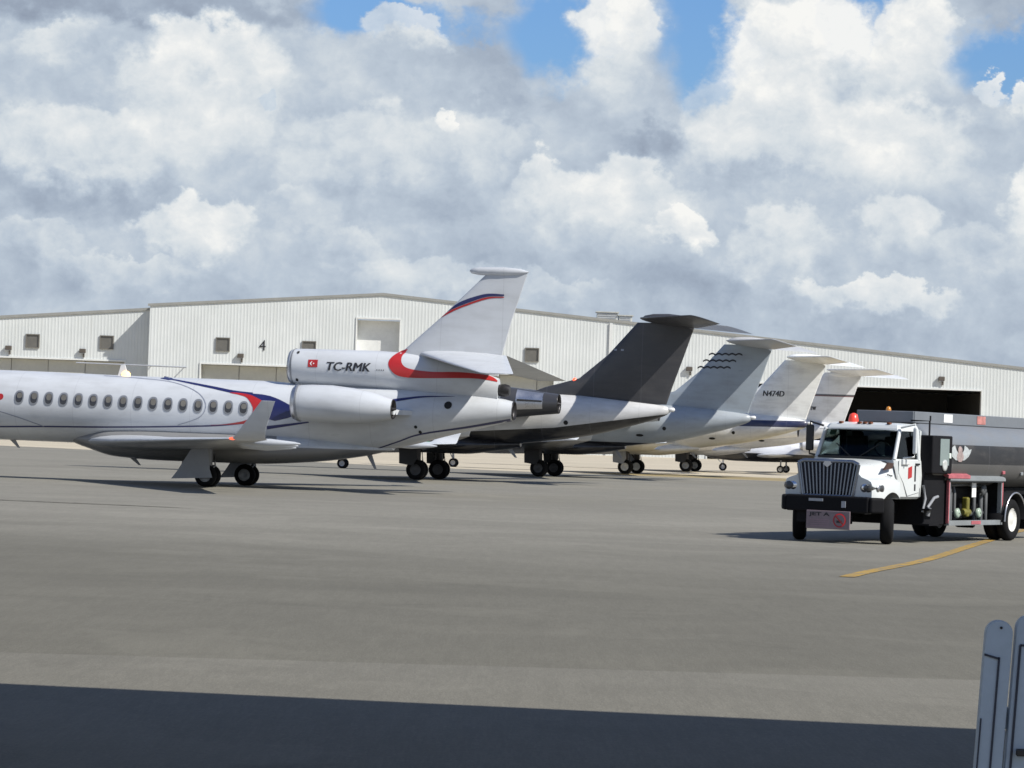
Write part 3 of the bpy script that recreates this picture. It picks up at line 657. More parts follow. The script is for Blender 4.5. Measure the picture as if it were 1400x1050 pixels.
    # black pump tower behind the cab
    t=MB(); t.bbox((-2.42,0,1.0),(1.16,2.2,1.2),.03); t.bbox((-2.40,.85,2.0),(1.1,.86,.86),.03); t.bbox((-2.12,-.55,1.85),(.4,1.1,.5),.03)
    for k in range(2): t.box((-1.95+0*k,1.2,.42+.34*k),(.55,.24,.04))
    t.tube([(-1.9,1.16,1.5),(-1.9,1.16,2.75),(-1.9,.7,2.75)],.022,6); t.tube([(-1.68,-.9,.9),(-1.68,-.9,2.62)],.07,12)
    T=t.build('pump_cabinet',BK,root)
    MB().box((-2.50,1.283,2.06),(.50,.012,.60)).build('inspection_pane',mat('grey_green_pane',(.22,.27,.26),.15),T)
    MB().lathe([(0,.13),(.02,.13),(.02,.08),(.01,.0)],(-2.5,1.29,1.76),'y',20).build('dial_gauge',mat('gauge_face',(.5,.52,.5),.3),T)
    MB().bbox((-2.78,1.295,1.98),(.1,.03,.12),.012).build('status_lamp',mat('clear_lamp_lens',(.75,.85,.75),.15),T)
    sp=MB(); sp.tube([(-1.75,1.12,1.3),(-1.8,1.16,1.0),(-1.7,1.14,.7)],.03,8); sp.tube([(-1.9,1.17,.8),(-2.2,1.19,1.02),(-2.45,1.17,1.05)],.035,8); sp.tube([(-1.85,1.2,.62),(-1.85,1.24,.8)],.05,8)
    sp.build('hose_fitting',M['strut'],T)
    # tank
    tk=Body([(-2.0,2.3,1.55,.5,2.6),(-2.05,2.6,1.32,.95,2.7),(-2.2,2.74,1.22,1.17,2.8),(-2.4,2.76,1.2,1.2,2.8),(-10.6,2.76,1.2,1.2,2.8),(-10.85,2.6,1.35,1.0,2.7),(-10.9,2.3,1.6,.5,2.6)])
    TP=paint('tank_grey_paint',(.155,.172,.195),[((.018,.018,.02),[(-5,1.80,0),(-5,2.24,0)],'band'),((.085,.083,.08),[(-5,1.80,0)],'below')],rough=.5,grime=.12,coat=0)
    xs=[-10.9,-10.87,-10.8,-10.6]+[-10.6+8.2*i/30 for i in range(1,31)]+[-2.3,-2.2,-2.12,-2.05,-2.02,-2.0]
    TK=tk.mesh(MB(),seg=56,xs=xs).build('tank',TP,root)
    ra=MB()
    for s in (1,-1): ra.bbox((-6.25,s*.70,2.83),(8.4,.05,.26),.015)
    for x in (-2.05,-10.4): ra.bbox((x,0,2.83),(.05,1.40,.26),.015)
    ra.bbox((-6.25,0,2.75),(8.4,1.36,.05),.01)
    for x in (-3.6,-6.2,-8.8): ra.lathe([(0,.3),(.12,.3),(.16,.22),(.16,.02)],(x,0,2.76),'z',20)
    RA=ra.build('rollover_rail',mat('rail_grey_paint',(.17,.185,.205),.5,dirt=.15),TK)
    MB().box((-3.9,.732,2.84),(.5,.01,.19)).build('white_decal',M['white'],RA); MB().box((-5.85,.732,2.84),(.5,.01,.19)).build('red_decal',mat('faded_red_decal',(.6,.25,.22),.5,dirt=.4,scale=8),RA)
    MB().box((-2.9,.732,2.82),(.06,.012,.12)).build('rail_latch',BK,RA)
    MB().lathe([(0,.06),(.03,.06),(.08,.045),(.10,.01)],(-2.2,.0,2.96),'z',16).build('amber_beacon',mat('amber_beacon_lens',(.5,.2,.03),.25,emit=((1,.4,.05),.08)),RA)
    # winged crest on the dark band
    cx,cz=-3.55,2.03; cr=MB()
    feath=[[(1.0,.62),(.80,.50),(.62,.80),(.42,1.0),(.33,.45),(.22,.2),(.12,-.75),(.38,-.72),(.72,-.3),(.9,.15)]]
    def side(x,z): return max(tk.y(x,z),0)
    for sg in (1,-1):
        for pl in feath:
            pts=[(cx+sg*.66*u,cz+.2*v) for u,v in pl]; n=len(pts); c=(cx+sg*.27,cz-.02)
            vs=[(c[0],side(*c)+.014,c[1])]+[(q[0],side(*q)+.014,q[1]) for q in pts]
            cr.add(vs,[(0,i+1,(i+1)%n+1) for i in range(n)],0)
    CRo=cr.build('winged_crest',mat('crest_silver',(.50,.53,.53),.4,dirt=.3,scale=14),TK)
    bd=MB(); disc(bd,tk,(cx,cz+.09),.12,.09,.018,0,16,2,k=2)
    ribbon(bd,tk,[(cx+.11,cz+.05),(cx+.2,cz-.08),(cx+.08,cz-.18)],[(cx-.11,cz+.05),(cx-.2,cz-.08),(cx-.08,cz-.18)],10,4,.018); bd.build('crest_shield',mat('crest_rose',(.45,.35,.33),.4,dirt=.45,scale=16),CRo)
    for (x,z,mm) in ((-6.25,1.62,RD),(-7.4,1.6,GR)):
        MB().bbox((x,side(x,z)+.02,z),(.14,.05,.08),.015).build('tank_fitting',mm,TK)
    uf=MB(); uf.bbox((-6.3,0,1.12),(8.2,1.5,.3),.05); uf.build('tank_cradle',BK,root)
    rb=MB(); rb.bbox((-10.7,0,.7),(.15,2.2,.2),.03); rb.box((-9.3,.75,.85),(2.2,.5,.5)); rb.build('rear_bumper',BK,root)
    # open equipment bay
    e=MB(); x0,x1=-3.1,-6.25
    e.box(((x0+x1)/2,1.12,.445),(x0-x1,.12,.11),0); e.box(((x0+x1)/2,1.12,1.42),(x0-x1,.10,.06),0)
    for x in (x0,x1): e.box((x,1.12,.93),(.05,.10,.98),1); e.box((x+(.05 if x==x1 else -.05),1.115,.93),(.05,.1,.98),0)
    e.box(((x0+x1)/2,.60,.92),(x0-x1,.05,1.0),2); e.box((x0+.01,.86,.92),(.04,.5,1.0),2); e.box((x1-.01,.86,.92),(.04,.5,1.0),2); e.box(((x0+x1)/2,.86,.43),(x0-x1,.5,.04),2)
    E_=e.build('equipment_bay',[GR,RD,BK],root)
    dk=MB(); dk.prism([Vector((x0+.05,1.2,1.455)),Vector((x0+.05,1.2,1.50)),Vector((x0+.05,.78,1.66)),Vector((x0+.05,.78,1.60))],(x1-x0-.1,0,0)); dk.box(((x0+x1)/2,1.2,1.45),(x0-x1+.1,.03,.06)); dk.build('bay_lid',GR,E_)
    MB().prism([Vector((x0+.2,1.23,1.47)),Vector((x0+.2,1.23,1.54)),Vector((x0+.2,.78,1.72)),Vector((x0+.2,.78,1.66))],(-1.25,0,0)).build('red_lid',RD,E_)
    MB().bbox((x0-2.3,1.0,1.66),(.5,.14,.06),.02).build('deck_handle',M['metal'],E_)
    MB().box((-4.66,1.185,.45),(.55,.01,.08)).build('red_decal',RD,E_)
    pp=MB()
    for (x,r) in ((-3.4,.05),(-3.8,.06),(-4.06,.04),(-5.2,.05),(-5.6,.06),(-5.9,.05)): pp.tube([(x,.88,.45),(x,.88,1.1),(x-.05,.8,1.35)],r,10)
    for x in (-3.5,-5.55): pp.lathe([(0,.13),(.05,.13),(.05,.02)],(x,.95,1.2),'y',18)
    pp.tube([(-3.3,.8,.7),(-4.4,.85,.62),(-5.95,.8,.66)],.06,10); pp.tube([(-3.7,.85,1.3),(-4.8,.85,1.32),(-5.85,.85,1.28)],.035,8)
    pp.build('bay_pipework',mat('pipe_dark_grey',(.11,.115,.12),.5,dirt=.3),E_)
    vv=MB(); vv.bbox((-4.64,.92,.80),(.15,.16,.46),.04); vv.lathe([(-.2,.07),(-.1,.09),(.1,.09),(.2,.07)],(-4.64,.92,.68),'x',18,cap=(True,True)); vv.build('yellow_valve',mat('valve_olive_yellow',(.2,.18,.03),.45,dirt=.3),E_)
    for x in (-4.0,-5.25): MB().lathe([(0,.11),(.05,.12),(.08,.07),(.08,.02)],(x,.96,.66),'y',20).build('hose_coupling',mat('coupling_pale_green',(.42,.52,.42),.35,dirt=.3,scale=8),E_)
    MB().bbox((-4.86,1.02,1.2),(.24,.02,.34),.006).build('white_placard',M['white'],E_)
    return root
build_truck()

# ================================================================== hangars
WALLW=None
def wallmat():
    m,nt,p=newmat('ribbed_white_steel'); t=NT(nt); v=t.obj(); 
    n1=t.noise(v,.25,5,.6); st=t.noise(t.vm('MULTIPLY',v,(2.2,.2,.12)),1.,5,.6)
    c=t.mix(t.ss(n1,.35,.7),(.58,.605,.595,1),(.635,.66,.65,1)); c=t.mix(t.ss(st,.55,.8,0,.35),c,(.50,.50,.46,1))
    t.put(p.inputs['Base Color'],c); p.inputs['Roughness'].default_value=.5
    return m
M['wall']=wallmat()
M['trim']=mat('grey_roof_trim',(.30,.30,.28),.5); M['hdoor']=mat('hangar_door_grey',(.50,.50,.455),.55,dirt=.15,scale=.4); M['jamb']=mat('white_jamb',(.72,.73,.71),.5)
M['win']=mat('dull_window_film',(.15,.145,.13),.4,dirt=.2); M['wframe']=mat('window_frame_bronze',(.16,.15,.13),.5)
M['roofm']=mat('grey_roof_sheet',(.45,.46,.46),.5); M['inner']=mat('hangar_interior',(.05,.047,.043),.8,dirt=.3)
M['lampbody']=mat('lamp_bronze',(.10,.085,.07),.5)
def ribbed(mb,x0,x1,zb,zt,y=0.,pitch=.32,dep=.011):
    n=max(1,round((x1-x0)/pitch)); p=(x1-x0)/n; pr=[]
    for i in range(n): pr += [(x0+i*p,0),(x0+(i+.5)*p,0),(x0+(i+.62)*p,-dep),(x0+(i+.88)*p,-dep)]
    pr.append((x1,0)); vs=[]; fs=[]
    for x,d in pr: vs += [(x,y+d,zb),(x,y+d,zt(x))]
    for i in range(len(pr)-1): fs.append((2*i,2*i+2,2*i+3,2*i+1))
    return mb.add(vs,fs)
def wall_lamp(root,x,z,y):
    m=MB(); m.bbox((x,y-.17,z+.12),(.62,.28,.42),.07); m.box((x+.12,y-.08,z-.25),(.16,.12,.5)); m.box((x,y-.18,z-.105),(.5,.2,.03),1)
    m.build('wall_lamp',[M['lampbody'],M['doorgrey']],root)
def hwindow(root,x,z,y,w=1.25,h=1.25):
    f=MB(); t=.09
    for s in (1,-1): f.box((x+s*w/2,y-.04,z),(t,.16,h+t)); f.box((x,y-.04,z+s*h/2),(w-t,.16,t))
    F=f.build('window',M['wframe'],root); MB().box((x,y-.012,z),(w-.02,.03,h-.02)).build('window_pane',M['win'],F)
def opening(root,x0,x1,zt,y,dep,doors=None,seam=3.6):
    j=MB()
    j.box((x0-.06,y+dep/2-.05,zt/2),(.12,dep+.1,zt)); j.box((x1+.06,y+dep/2-.05,zt/2),(.12,dep+.1,zt)); j.box(((x0+x1)/2,y+dep/2-.05,zt+.08),(x1-x0+.24,dep+.1,.16)); j.build('door_frame',M['jamb'],root)
    if doors:
        a=doors[0]; k=0
        while a<doors[1]-.1:
            b=min(a+seam,doors[1]); d=MB(); d.box(((a+b)/2,y+dep+.06*(k%2),zt/2-.02),(b-a-.05,.08,zt-.04))
            for q in range(1,4): d.box(((a+b)/2,y+dep-.045+.06*(k%2),zt*q/4),(b-a-.1,.012,.08))
            d.build('hangar_door_leaf',M['hdoor'],root); a=b; k+=1
HS=1.32
def build_hangars():
    D=281.7
    root=thing('hangar','broad white ribbed hangar with low gable and the number 4','hangar',(0,D*HS,-0.669)); root.scale=(HS,)*3
    zr=lambda x: 15.2-.0806*abs(x+12.7)
    X0,X1=-35.1,78.
    w=MB(); HI=7.95
    ribbed(w,X0,-30,0,zr); ribbed(w,-30,-15.1,HI,zr); ribbed(w,-15.1,-12.7,12.84,zr); ribbed(w,-12.7,-11.0,12.84,zr); ribbed(w,-11,4.0,HI,zr); ribbed(w,4,19,0,zr); ribbed(w,19,45.2,HI,zr); ribbed(w,45.2,X1,0,zr)
    w.build('wall',M['wall'],root,recalc=False)
    s=MB(); dep=45
    for x in (X0,X1): s.box((x+(.1 if x<0 else -.1),dep/2+.06,zr(x)/2),(.2,dep,zr(x)-.1))
    s.box(((X0+X1)/2,dep,4.8),(X1-X0-.4,.2,9.6)); s.build('side_wall',M['wall'],root)
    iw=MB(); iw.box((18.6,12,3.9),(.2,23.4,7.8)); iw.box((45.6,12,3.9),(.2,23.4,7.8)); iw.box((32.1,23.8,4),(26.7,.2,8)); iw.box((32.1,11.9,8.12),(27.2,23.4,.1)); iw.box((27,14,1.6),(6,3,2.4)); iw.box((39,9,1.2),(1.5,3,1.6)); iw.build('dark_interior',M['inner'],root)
    ov=.07; rf=MB(); 
    for a,b in ((X0-.2,-12.7),(-12.7,X1+.2)):
        rf.prism([Vector((a,-ov,zr(a)+.02)),Vector((b,-ov,zr(b)+.02)),Vector((b,-ov,zr(b)+.2)),Vector((a,-ov,zr(a)+.2))],(0,dep+.6,0))
    RF=rf.build('roof',M['roofm'],root)
    tr=MB()
    for a,b in ((X0-.2,-12.7),(-12.7,X1+.2)):
        tr.prism([Vector((a,-ov-.05,zr(a)-.03)),Vector((b,-ov-.05,zr(b)-.03)),Vector((b,-ov-.05,zr(b)+.21)),Vector((a,-ov-.05,zr(a)+.21))],(0,.045,0))
    tr.build('roof_trim',M['trim'],RF)
    for (x,wd,h) in ((9.0,2.0,.72),(10.75,1.3,.6)):
        v=MB(); v.bbox((x,2.2,zr(x)+h/2+.15),(wd,1.8,h),.06); v.box((x,2.2,zr(x)+h+.2),(wd+.25,2.05,.1)); 
        for k in range(3): v.box((x,1.27,zr(x)+.35+k*.2),(wd-.3,.04,.06),1)
        v.build('roof_vent',[mat('vent_beige',(.5,.5,.46),.5),M['doorgrey']],RF)
    # tail slot above the doors
    t=MB(); t.box((-15.16,.46,10.4),(.12,1.1,4.9)); t.box((-10.94,.46,10.4),(.12,1.1,4.9)); t.box((-13.05,.46,12.92),(4.34,1.1,.16)); t.build('tail_slot_frame',M['jamb'],root)
    MB().box((-13.05,1.05,10.3),(4.1,.1,4.9)).build('tail_slot_door',M['jamb'],root)
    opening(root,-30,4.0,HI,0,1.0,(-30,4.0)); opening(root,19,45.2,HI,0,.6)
    # header below the slot
    MB().box((8.6+.75,-.09,zr(9.35)/2),(.3,.12,zr(9.35)-.3)).build('downpipe',M['jamb'],root)
    for (x,z) in ((-27.96,9.9),(-19.65,9.85),(1.83,9.95)): hwindow(root,x,z,-.03)
    for (x,z) in ((-26.2,8.75),(17.0,9.0),(41.3,8.9),(-1.0,8.8)): wall_lamp(root,x,z,-.04)
    vs,fs=text_shape('4',1.,0,.0); MB().add([(-24.45+.62*u,-.07,9.45+1.0*v) for u,v in vs],fs).build('bay_number',M['letter'],root)
    rl=MB(); rl.tube([(-41.8,-1.6,7.62),(-31.2,-1.6,7.55)],.07,8)
    for x in (-34.8,-31.6): rl.tube([(x,-1.6,7.57),(x,-.02,7.57)],.05,6)
    rl.build('door_track_rail',M['doorgrey'],root)
    # set-back wing at the left
    r2=thing('hangar','white ribbed hangar wing set back at the left, part shaded by its neighbour','hangar',(0,(D+2.6)*HS,-0.669)); r2.scale=(HS,)*3
    z2=lambda x: 13.1-.088*(-35.1-x)
    XA=-82.; w=MB(); ribbed(w,XA,-74,0,z2); ribbed(w,-74,-37.7,HI,z2); ribbed(w,-37.7,-35.25,0,z2); w.build('wall',M['wall'],r2,recalc=False)
    s=MB(); s.box((XA+.1,20,z2(XA)/2),(.2,39,z2(XA)-.1)); s.box((-58,40,4.4),(44,.2,8.8)); s.build('side_wall',M['wall'],r2)
    rf=MB(); rf.prism([Vector((XA-.2,-ov,z2(XA)+.02)),Vector((-35.3,-ov,z2(-35.3)+.02)),Vector((-35.3,-ov,z2(-35.3)+.2)),Vector((XA-.2,-ov,z2(XA)+.2))],(0,41,0)); RF=rf.build('roof',M['roofm'],r2)
    MB().prism([Vector((XA-.2,-ov-.05,z2(XA)-.03)),Vector((-35.3,-ov-.05,z2(-35.3)-.03)),Vector((-35.3,-ov-.05,z2(-35.3)+.23)),Vector((XA-.2,-ov-.05,z2(XA)+.23))],(0,.045,0)).build('roof_trim',M['trim'],RF)
    opening(r2,-74,-37.7,HI,0,.6,(-74,-37.7))
    for (x,z) in ((-46.7,9.67),(-39.5,9.78)): hwindow(r2,x,z,-.03)
    for (x,z) in ((-49.0,8.8),(-41.8,8.75)): wall_lamp(r2,x,z,-.04)
build_hangars()

# ================================================================== ground
def sheet(name,poly,z,m):
    return structure(MB().add([(x,y,z) for x,y in poly],[list(range(len(poly)))]).build(name,m,recalc=False))
def groundmat(name,col,var,specks=.25,wear=None,patch=0.,far=None):
    m,nt,p=newmat(name); t=NT(nt); v=t.obj()
    big=t.noise(t.vm('MULTIPLY',v,(.035,.06,1)),1.,6,.62,.6); mid=t.noise(v,.5,6,.65); fine=t.noise(v,14,3,.7); grit=t.noise(v,45,2,.6)
    base=tuple(col)+(1,)
    if far:   # the asphalt turns paler beyond a ragged line some 45 m out
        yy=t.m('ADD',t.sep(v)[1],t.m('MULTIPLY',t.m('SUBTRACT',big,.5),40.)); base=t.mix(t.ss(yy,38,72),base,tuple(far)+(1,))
    sc=lambda k: t.vm('SCALE',base,scale=k) if far else tuple(q*k for q in col)+(1,)
    f=t.m('ADD',t.m('ADD',t.m('MULTIPLY',big,.5),t.m('MULTIPLY',mid,.28)),t.m('MULTIPLY',fine,.22))
    c=t.mix(t.ss(f,.38,.62),sc(1-var),sc(1+var*.7))
    c=t.mix(t.ss(grit,.42,.72,0,specks),c,sc(.4))
    c=t.mix(t.ss(fine,.56,.75,0,specks*.7),c,tuple(min(q*1.7,.6) for q in col)+(1,))
    lay=t.m('ADD',t.m('MULTIPLY',t.noise(t.vm('MULTIPLY',v,(6.,.6,1)),1.,3,.7),.5),t.m('MULTIPLY',t.noise(t.vm('MULTIPLY',v,(34.,2.2,1)),1.,2,.7),.5)); c=t.mix(t.ss(lay,.38,.62,0,.42),c,t.vm('SCALE',base,scale=.72) if far else tuple(q*.72 for q in col)+(1,))
    # tyre and oil streaks along the parking row
    st=t.noise(t.vm('MULTIPLY',v,(.05,.45,1)),1.,5,.6,.4); c=t.mix(t.ss(st,.56,.72,0,patch),c,sc(.45))
    sp=t.noise(v,.38,5,.62,.8); c=t.mix(t.ss(sp,.60,.70,0,.20),c,t.vm('SCALE',base,scale=.5) if far else tuple(q*.5 for q in col)+(1,))
    pt=t.noise(t.vm('ADD',v,(31.,7.,0)),.2,4,.6,.5); c=t.mix(t.ss(pt,.56,.60,0,.16),c,t.vm('SCALE',base,scale=1.35) if far else tuple(q*1.35 for q in col)+(1,))
    if wear: c=t.mix(t.ss(t.noise(v,3.,6,.7),wear-.12,wear+.12,1,0),c,(.17,.16,.132,1))
    t.put(p.inputs['Base Color'],c); p.inputs['Roughness'].default_value=.9; p.inputs['Specular IOR Level'].default_value=.2
    t.put(p.inputs['Normal'],t.bump(t.m('ADD',fine,grit),.5,.01))
    return m
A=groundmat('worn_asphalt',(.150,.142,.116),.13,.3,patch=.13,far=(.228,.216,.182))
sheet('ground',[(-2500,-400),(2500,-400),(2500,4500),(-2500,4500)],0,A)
sheet('concrete_apron',[(-400,520),(-90,262),(-34,217),(-10,181),(0,173),(20,168),(60,160),(400,150),(400,520)],.004,groundmat('pale_concrete',(.50,.44,.335),.1,.1,patch=.12))
sheet('pavement_strip',[(-60,15),(60,15),(60,30.0),(4,26.8),(-4.4,26.1),(-60,21)],.004,groundmat('paler_asphalt',(.176,.167,.140),.12,.3,patch=.10))
yl=groundmat('worn_yellow_paint',(.42,.265,.06),.2,.3,wear=.46)
pts=resample([(5.5,47.2),(6.1,49.4),(6.9,52.),(8.2,56.5),(11.2,68.5),(15,83),(22,104)],40); L=[]; Rr=[]
for i,q in enumerate(pts):
    d=Vector(pts[min(i+1,40)])-Vector(pts[max(i-1,0)]); d.normalize(); L.append((q[0]-d.y*.13,q[1]+d.x*.13)); Rr.append((q[0]+d.y*.13,q[1]-d.x*.13))
structure(MB().rings([[(a[0],a[1],.009),(b[0],b[1],.009)] for a,b in zip(L,Rr)],0,False,(False,False),False).build('yellow_road_marking',yl,recalc=False))
sheet('ochre_ground_band',[(4,173.5),(20,169.),(60,161.5),(60,173),(24,184),(10,186)],.008,groundmat('dry_ochre_stain',(.33,.265,.145),.25,.2))
streakm=groundmat('dark_ground_streak',(.036,.035,.034),.3,.2,wear=.58)
sheet('dark_streak_marking',[(-20,77.5),(-14,75.2),(-9,73.6),(-7.6,72.8),(-9,73.2),(-14,74.4),(-20,76.0)],.008,streakm)  # tapered dark streak on the asphalt

# unseen canopy whose shade crosses the foreground
cn=thing('terminal_canopy','broad flat canopy out of view, casting the foreground shade','canopy',(0,0,0))
SUN=Vector((1,-.6,1.1)).normalized()
zt=8.5; k=zt/SUN.z
def lit(x,y): return (x+SUN.x*k,y+SUN.y*k)
e0=lit(-60,22.55+.125*60); e1=lit(60,22.55-.125*60)
c=MB(); c.prism([Vector((e0[0],e0[1],zt)),Vector((e1[0],e1[1],zt)),Vector((e1[0],e1[1]-10,zt)),Vector((e0[0],e0[1]-10,zt))],(0,0,-.5)); c.build('canopy_roof',mat('canopy_soffit',(.5,.5,.5),.6),cn)
for x in (-34,36): MB().box((x,e0[1]+(e1[1]-e0[1])*(x-e0[0])/(e1[0]-e0[0])-5,4.0),(.45,.45,8.0)).build('canopy_post',M['trim'],cn)

# ================================================================== picket panel in the foreground
def build_fence():
    root=thing('picket_fence','pale blue white plastic picket panel with rounded tops, at the lower right corner','fence',(2.035,12.0,0),0)
    PM=mat('pale_blue_white_plastic',(.40,.47,.545),.5,dirt=.12,scale=3); GM=mat('groove_shadow_paint',(.025,.03,.05),.6)
    lean=R(2.9); Rm=Matrix.Rotation(lean,4,'Y')
    xs=[(-.06,.056,1.405),(.066,.165,1.435),(.245,.165,1.435),(.424,.165,1.435),(.603,.165,1.435)]
    for i,(x0,w,h) in enumerate(xs):
        if i==0: w=.112
        yy=-.0 if i else -.02; r=min(w/2,.055); pl=[(x0,.04),(x0+w,.04)]
        for q in range(9): a=math.pi/2*q/8; pl.append((x0+w-r+r*math.cos(a),h-r+r*math.sin(a)))
        for q in range(9): a=math.pi/2+math.pi/2*q/8; pl.append((x0+r+r*math.cos(a),h-r+r*math.sin(a)))
        bm=MB().prism([Vector((a,yy,b)) for a,b in pl],(0,.05,0)); bm.v=[tuple(Rm@(Vector(v)-Vector((0,0,1.4)))+Vector((0,0,1.4))) for v in bm.v]
        P=bm.build('picket',PM,root)
        mod=P.modifiers.new('bevel','BEVEL'); mod.width=.006; mod.segments=2; mod.limit_method='ANGLE'
        g=MB(); t=.005; zt=h-.15 if i==0 else h-.125
        gx0,gx1=(x0-.0,x0+.062) if i==0 else (x0+.022,x0+w-.02)
        if i: g.box(((gx0+gx1)/2,yy-.002,zt),(gx1-gx0,.008,.009)); g.box((gx0,yy-.002,zt/2+.3),(.009,.008,zt-.6)); g.box((gx1,yy-.002,zt/2+.3),(.009,.008,zt-.6))
        else: g.box(((gx0+gx1)/2,yy-.002,zt),(gx1-gx0,.008,.009),0,Matrix.Rotation(R(12),3,'Y')); g.box((gx1,yy-.002,zt/2+.0),(.008,.008,zt)); g.box((x0+.008,yy-.002,.55),(.006,.008,.9))
        g.v=[tuple(Rm@(Vector(v)-Vector((0,0,1.4)))+Vector((0,0,1.4))) for v in g.v]
        G=g.build('picket_groove',GM,P)
        if i==0:
            MB().lathe([(0,.006),(-.006,.005),(-.007,.0)],(x0+.06,yy,h-.03),'y',10).build('screw_head',M['letter'],P)
    hb=MB(); hb.bbox((.10,-.03,.87),(.05,.03,.03),.006); hb.build('hinge',M['black'],root)
    rl=MB(); 
    for z in (.3,1.0): rl.box((.35,.07,z),(.75,.03,.09))
    rl.build('fence_rail',PM,root)
    MB().box((.35,.1,.02),(.8,.3,.04)).build('fence_foot',PM,root)
build_fence()

# ================================================================== sun, sky, camera
sl=bpy.data.lights.new('sun','SUN'); sl.energy=4.6; sl.angle=R(.5); sl.color=(1,.96,.885)
so=bpy.data.objects.new('sun',sl); COL.objects.link(so); so.rotation_euler=(-SUN).to_track_quat('-Z','Y').to_euler(); so.location=(40,-20,60)
EXPO=.35
def build_world():
    w=bpy.data.worlds.new('World'); scene.world=w; w.use_nodes=True; nt=w.node_tree; t=NT(nt)
    bg=nt.nodes['Background']; STR=.1
    sky=t.n('ShaderNodeTexSky'); sky.sky_type='NISHITA'; sky.sun_disc=False; sky.sun_elevation=math.asin(SUN.z); sky.sun_rotation=math.atan2(SUN.x,SUN.y); sky.air_density=1.3; sky.dust_density=.6; sky.ozone_density=2.
    d=t.n('ShaderNodeTexCoord').outputs['Generated']; x,y,z=t.sep(d)
    az=t.m('MULTIPLY',t.m('ARCTAN2',x,y),40.); el=t.m('MULTIPLY',t.m('ARCSINE',z),40.)
    # roughly 1 unit = 1.43 degrees; wrap-free noise comes from the direction itself
    P=t.comb(t.m('MULTIPLY',x,40.),t.m('MULTIPLY',y,40.),t.m('MULTIPLY',z,48.))
    Q=t.comb(az,el,0)
    def nz(vec,sc,det,ro):
        q=t.n('ShaderNodeTexNoise'); t.put(q.inputs['Vector'],vec); q.inputs['Scale'].default_value=sc; q.inputs['Detail'].default_value=det; q.inputs['Roughness'].default_value=ro; return q.outputs
    n1=nz(P,.75,4,.55); n2=nz(P,2.3,5,.62)
    ctr=lambda o,k: t.vm('SCALE',t.vm('SUBTRACT',o,(.5,.5,.5)),scale=k)
    wv=t.vm('ADD',ctr(n1['Color'],1.15),ctr(n2['Color'],.75))
    QW=t.vm('MULTIPLY',t.vm('ADD',Q,wv),(1,1,0))
    PW=t.vm('ADD',P,t.vm('SCALE',wv,scale=.35))
    r1=nz(PW,.8,6,.6)[0]; r2=nz(t.vm('ADD',PW,(.2,0,.26)),.8,6,.6)[0]
    relief=t.m('SUBTRACT',r1,r2)
    def px(X,Y): return ((X-700)/100.,(595.7-(Y-.035*(X-700)))/100.)
    def local(X,Y,rx,ry):
        c=px(X,Y); v=t.vm('MULTIPLY',t.vm('SUBTRACT',QW,(c[0],c[1],0)),(100./rx,100./ry,0))
        ln=t.n('ShaderNodeVectorMath',operation='LENGTH'); t.put(ln.inputs[0],v); return v,ln.outputs['Value']
    def total(lst):
        acc=None
        for (X,Y,rx,ry,k,so_) in lst:
            b=t.m('MULTIPLY',t.ss(local(X,Y,rx,ry)[1],1.35,so_),k); acc=b if acc is None else t.m('ADD',acc,b)
        return acc
    gaps=[(740,52,88,78,1.,.2),(478,14,84,52,1.,.2),(945,52,78,98,1.,.2),(1160,30,52,60,1.,.2),(1372,92,88,62,1.,.2),(352,134,17,15,.66,.1),(600,25,70,26,.55,.2)]
    dark=[(872,195,60,24,.20,.3),(1140,105,46,32,.22,.3),(266,96,28,20,.14,.2),(190,10,290,30,.26,.4),(90,272,190,30,.16,.2),(650,60,70,70,.10,.2),(1385,25,110,36,.16,.3),(560,275,130,26,.08,.1),(1000,255,160,26,.08,.1),(930,392,170,40,.10,.1)]
    # soft grey layer behind, bluer and flatter towards the horizon
    b=t.m('ADD',t.ss(el,.8,3.2,.36,.46),t.m('ADD',t.m('MULTIPLY',t.m('SUBTRACT',n1[0],.5),.40),t.m('MULTIPLY',relief,.75)))
    cover=t.m('SUBTRACT',1.,t.ss(t.m('ADD',total(gaps),t.m('MULTIPLY',t.m('SUBTRACT',.5,n2[0]),.7)),.12,.85))
    # heaps of cumulus, the far low ones first: crisp lit tops, soft grey bases
    heaps=[(40,338,100,36,.5,.60),(150,374,135,30,.5,.60),(560,388,140,34,.5,.62),(740,392,100,30,.5,.63),(470,345,80,36,.4,.60),(1330,352,75,40,.45,.64),(1190,407,130,27,.75,.74),(265,320,88,46,.9,.80),(395,300,62,40,.4,.66),(1060,347,85,52,.65,.68),(1215,318,58,52,.7,.72),(1392,282,46,72,.75,.78),
      (470,220,115,78,.6,.68),(640,192,82,62,.5,.68),(600,156,20,18,.75,.86),(120,212,180,68,.75,.72),(820,278,145,62,.85,.75),(730,230,32,38,.75,.80),(925,310,36,32,.95,.86),(72,68,66,32,.6,.72),(275,132,135,104,.85,.80),(535,46,56,32,.75,.80),
      (995,160,95,80,.6,.70),(1120,204,215,86,.85,.78),(830,52,64,96,.95,.85),(1085,98,132,112,.95,.86),(1240,74,74,78,.95,.84),(1340,132,22,22,.85,.86),(1390,150,36,28,.9,.86)]
    for (X,Y,rx,ry,al,vm_) in heaps:
        v,ln=local(X,Y,rx,ry); vx,vy,_=t.sep(v)
        wdt=t.ss(vy,.5,-.8,.80,.30)           # inner radius of the edge: crisp above, soft below
        msk=t.m('MULTIPLY',t.ss(ln,1.08,wdt),al)
        val=t.m('MULTIPLY_ADD',vy,.17,t.m('MULTIPLY_ADD',vx,.035,t.m('MULTIPLY_ADD',relief,1.25,vm_+.02)))
        b=t.m('ADD',t.m('MULTIPLY',b,t.m('SUBTRACT',1.,msk)),t.m('MULTIPLY',val,msk)); cover=t.m('MAXIMUM',cover,msk)
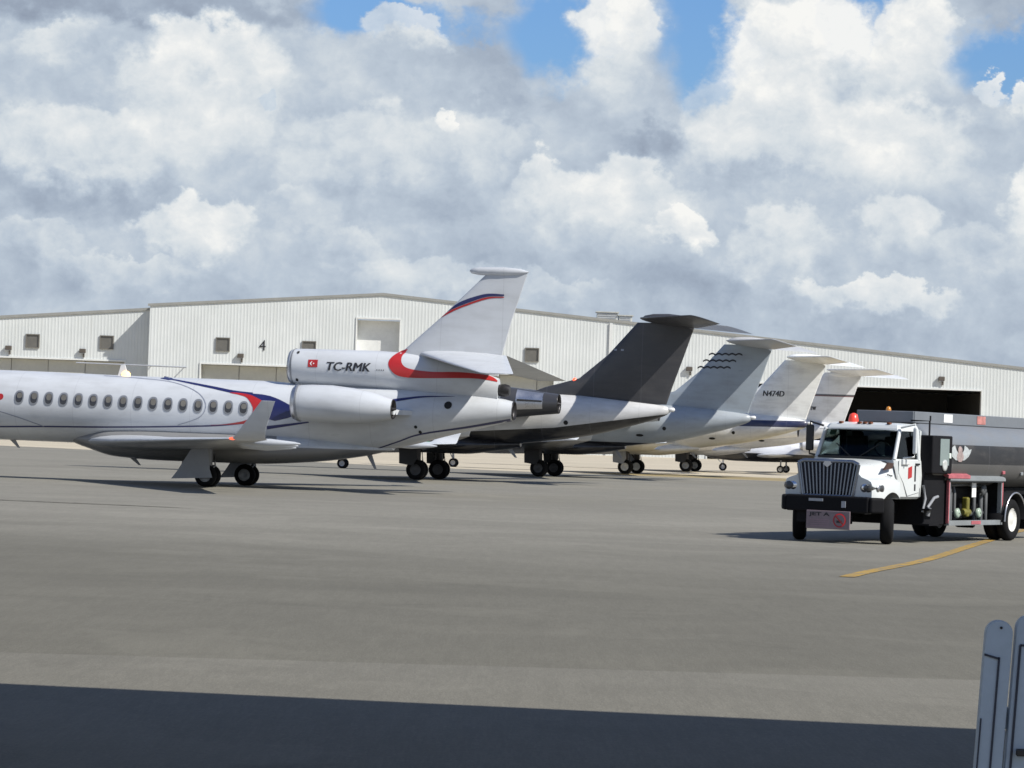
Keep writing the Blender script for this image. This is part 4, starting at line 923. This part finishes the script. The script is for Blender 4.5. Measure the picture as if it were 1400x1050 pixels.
    b=t.m('SUBTRACT',b,t.m('MULTIPLY',total(dark),1.35)); b=t.m('ADD',b,t.m('MULTIPLY',t.m('SUBTRACT',n2[0],.5),.16))
    cr=t.n('ShaderNodeValToRGB'); t.put(cr.inputs[0],b); rp=cr.color_ramp; g=1/(2**EXPO)
    st=[(.0,(.27,.32,.41)),(.25,(.38,.45,.55)),(.45,(.50,.575,.665)),(.65,(.66,.715,.76)),(.85,(.80,.825,.835)),(1.,(.93,.93,.905))]
    while len(rp.elements)<len(st): rp.elements.new(.5)
    for e,(p_,c_) in zip(rp.elements,st): e.position=p_; e.color=tuple(q*g for q in c_)+(1,)
    clouds=t.vm('SCALE',cr.outputs[0],scale=1/STR)
    hi=t.ss(el,9,20); op=t.ss(n1[0],.53,.64); cover=t.m('MULTIPLY',cover,t.m('ADD',t.m('SUBTRACT',1.,hi),t.m('MULTIPLY',hi,op)))
    # the blue between the clouds
    blue=t.vm('MULTIPLY',sky.outputs[0],t.mix(t.ss(el,7,16),(.43,.63,1.0,1),(.25,.43,.74,1)))
    c=t.mix(cover,blue,clouds)
    # below the horizon: nothing but far ground
    t.put(bg.inputs['Color'],c); bg.inputs['Strength'].default_value=STR
    w.cycles.sampling_method='MANUAL'; w.cycles.sample_map_resolution=512
build_world()

F_=4000.; H_=2.09; YH_=595.7
cam=bpy.data.cameras.new('camera'); co=bpy.data.objects.new('camera',cam); COL.objects.link(co); scene.camera=co
cam.sensor_fit='HORIZONTAL'; cam.sensor_width=36; cam.lens=36*F_/1400; cam.clip_start=.1; cam.clip_end=9000
pitch=math.atan((YH_-525)/F_); roll=.035
co.location=(0,0,H_)
co.matrix_world=Matrix.Translation((0,0,H_))@Matrix.Rotation(math.pi/2+pitch,4,'X')@Matrix.Rotation(roll,4,'Z')
scene.view_settings.view_transform='Standard'; scene.view_settings.look='None'; scene.view_settings.gamma=1; scene.view_settings.exposure=EXPO
scene.render.engine='CYCLES'; scene.cycles.filter_width=1.55; scene.cycles.max_bounces=6; scene.cycles.use_denoising=True
scene.render.resolution_x=1024; scene.render.resolution_y=768
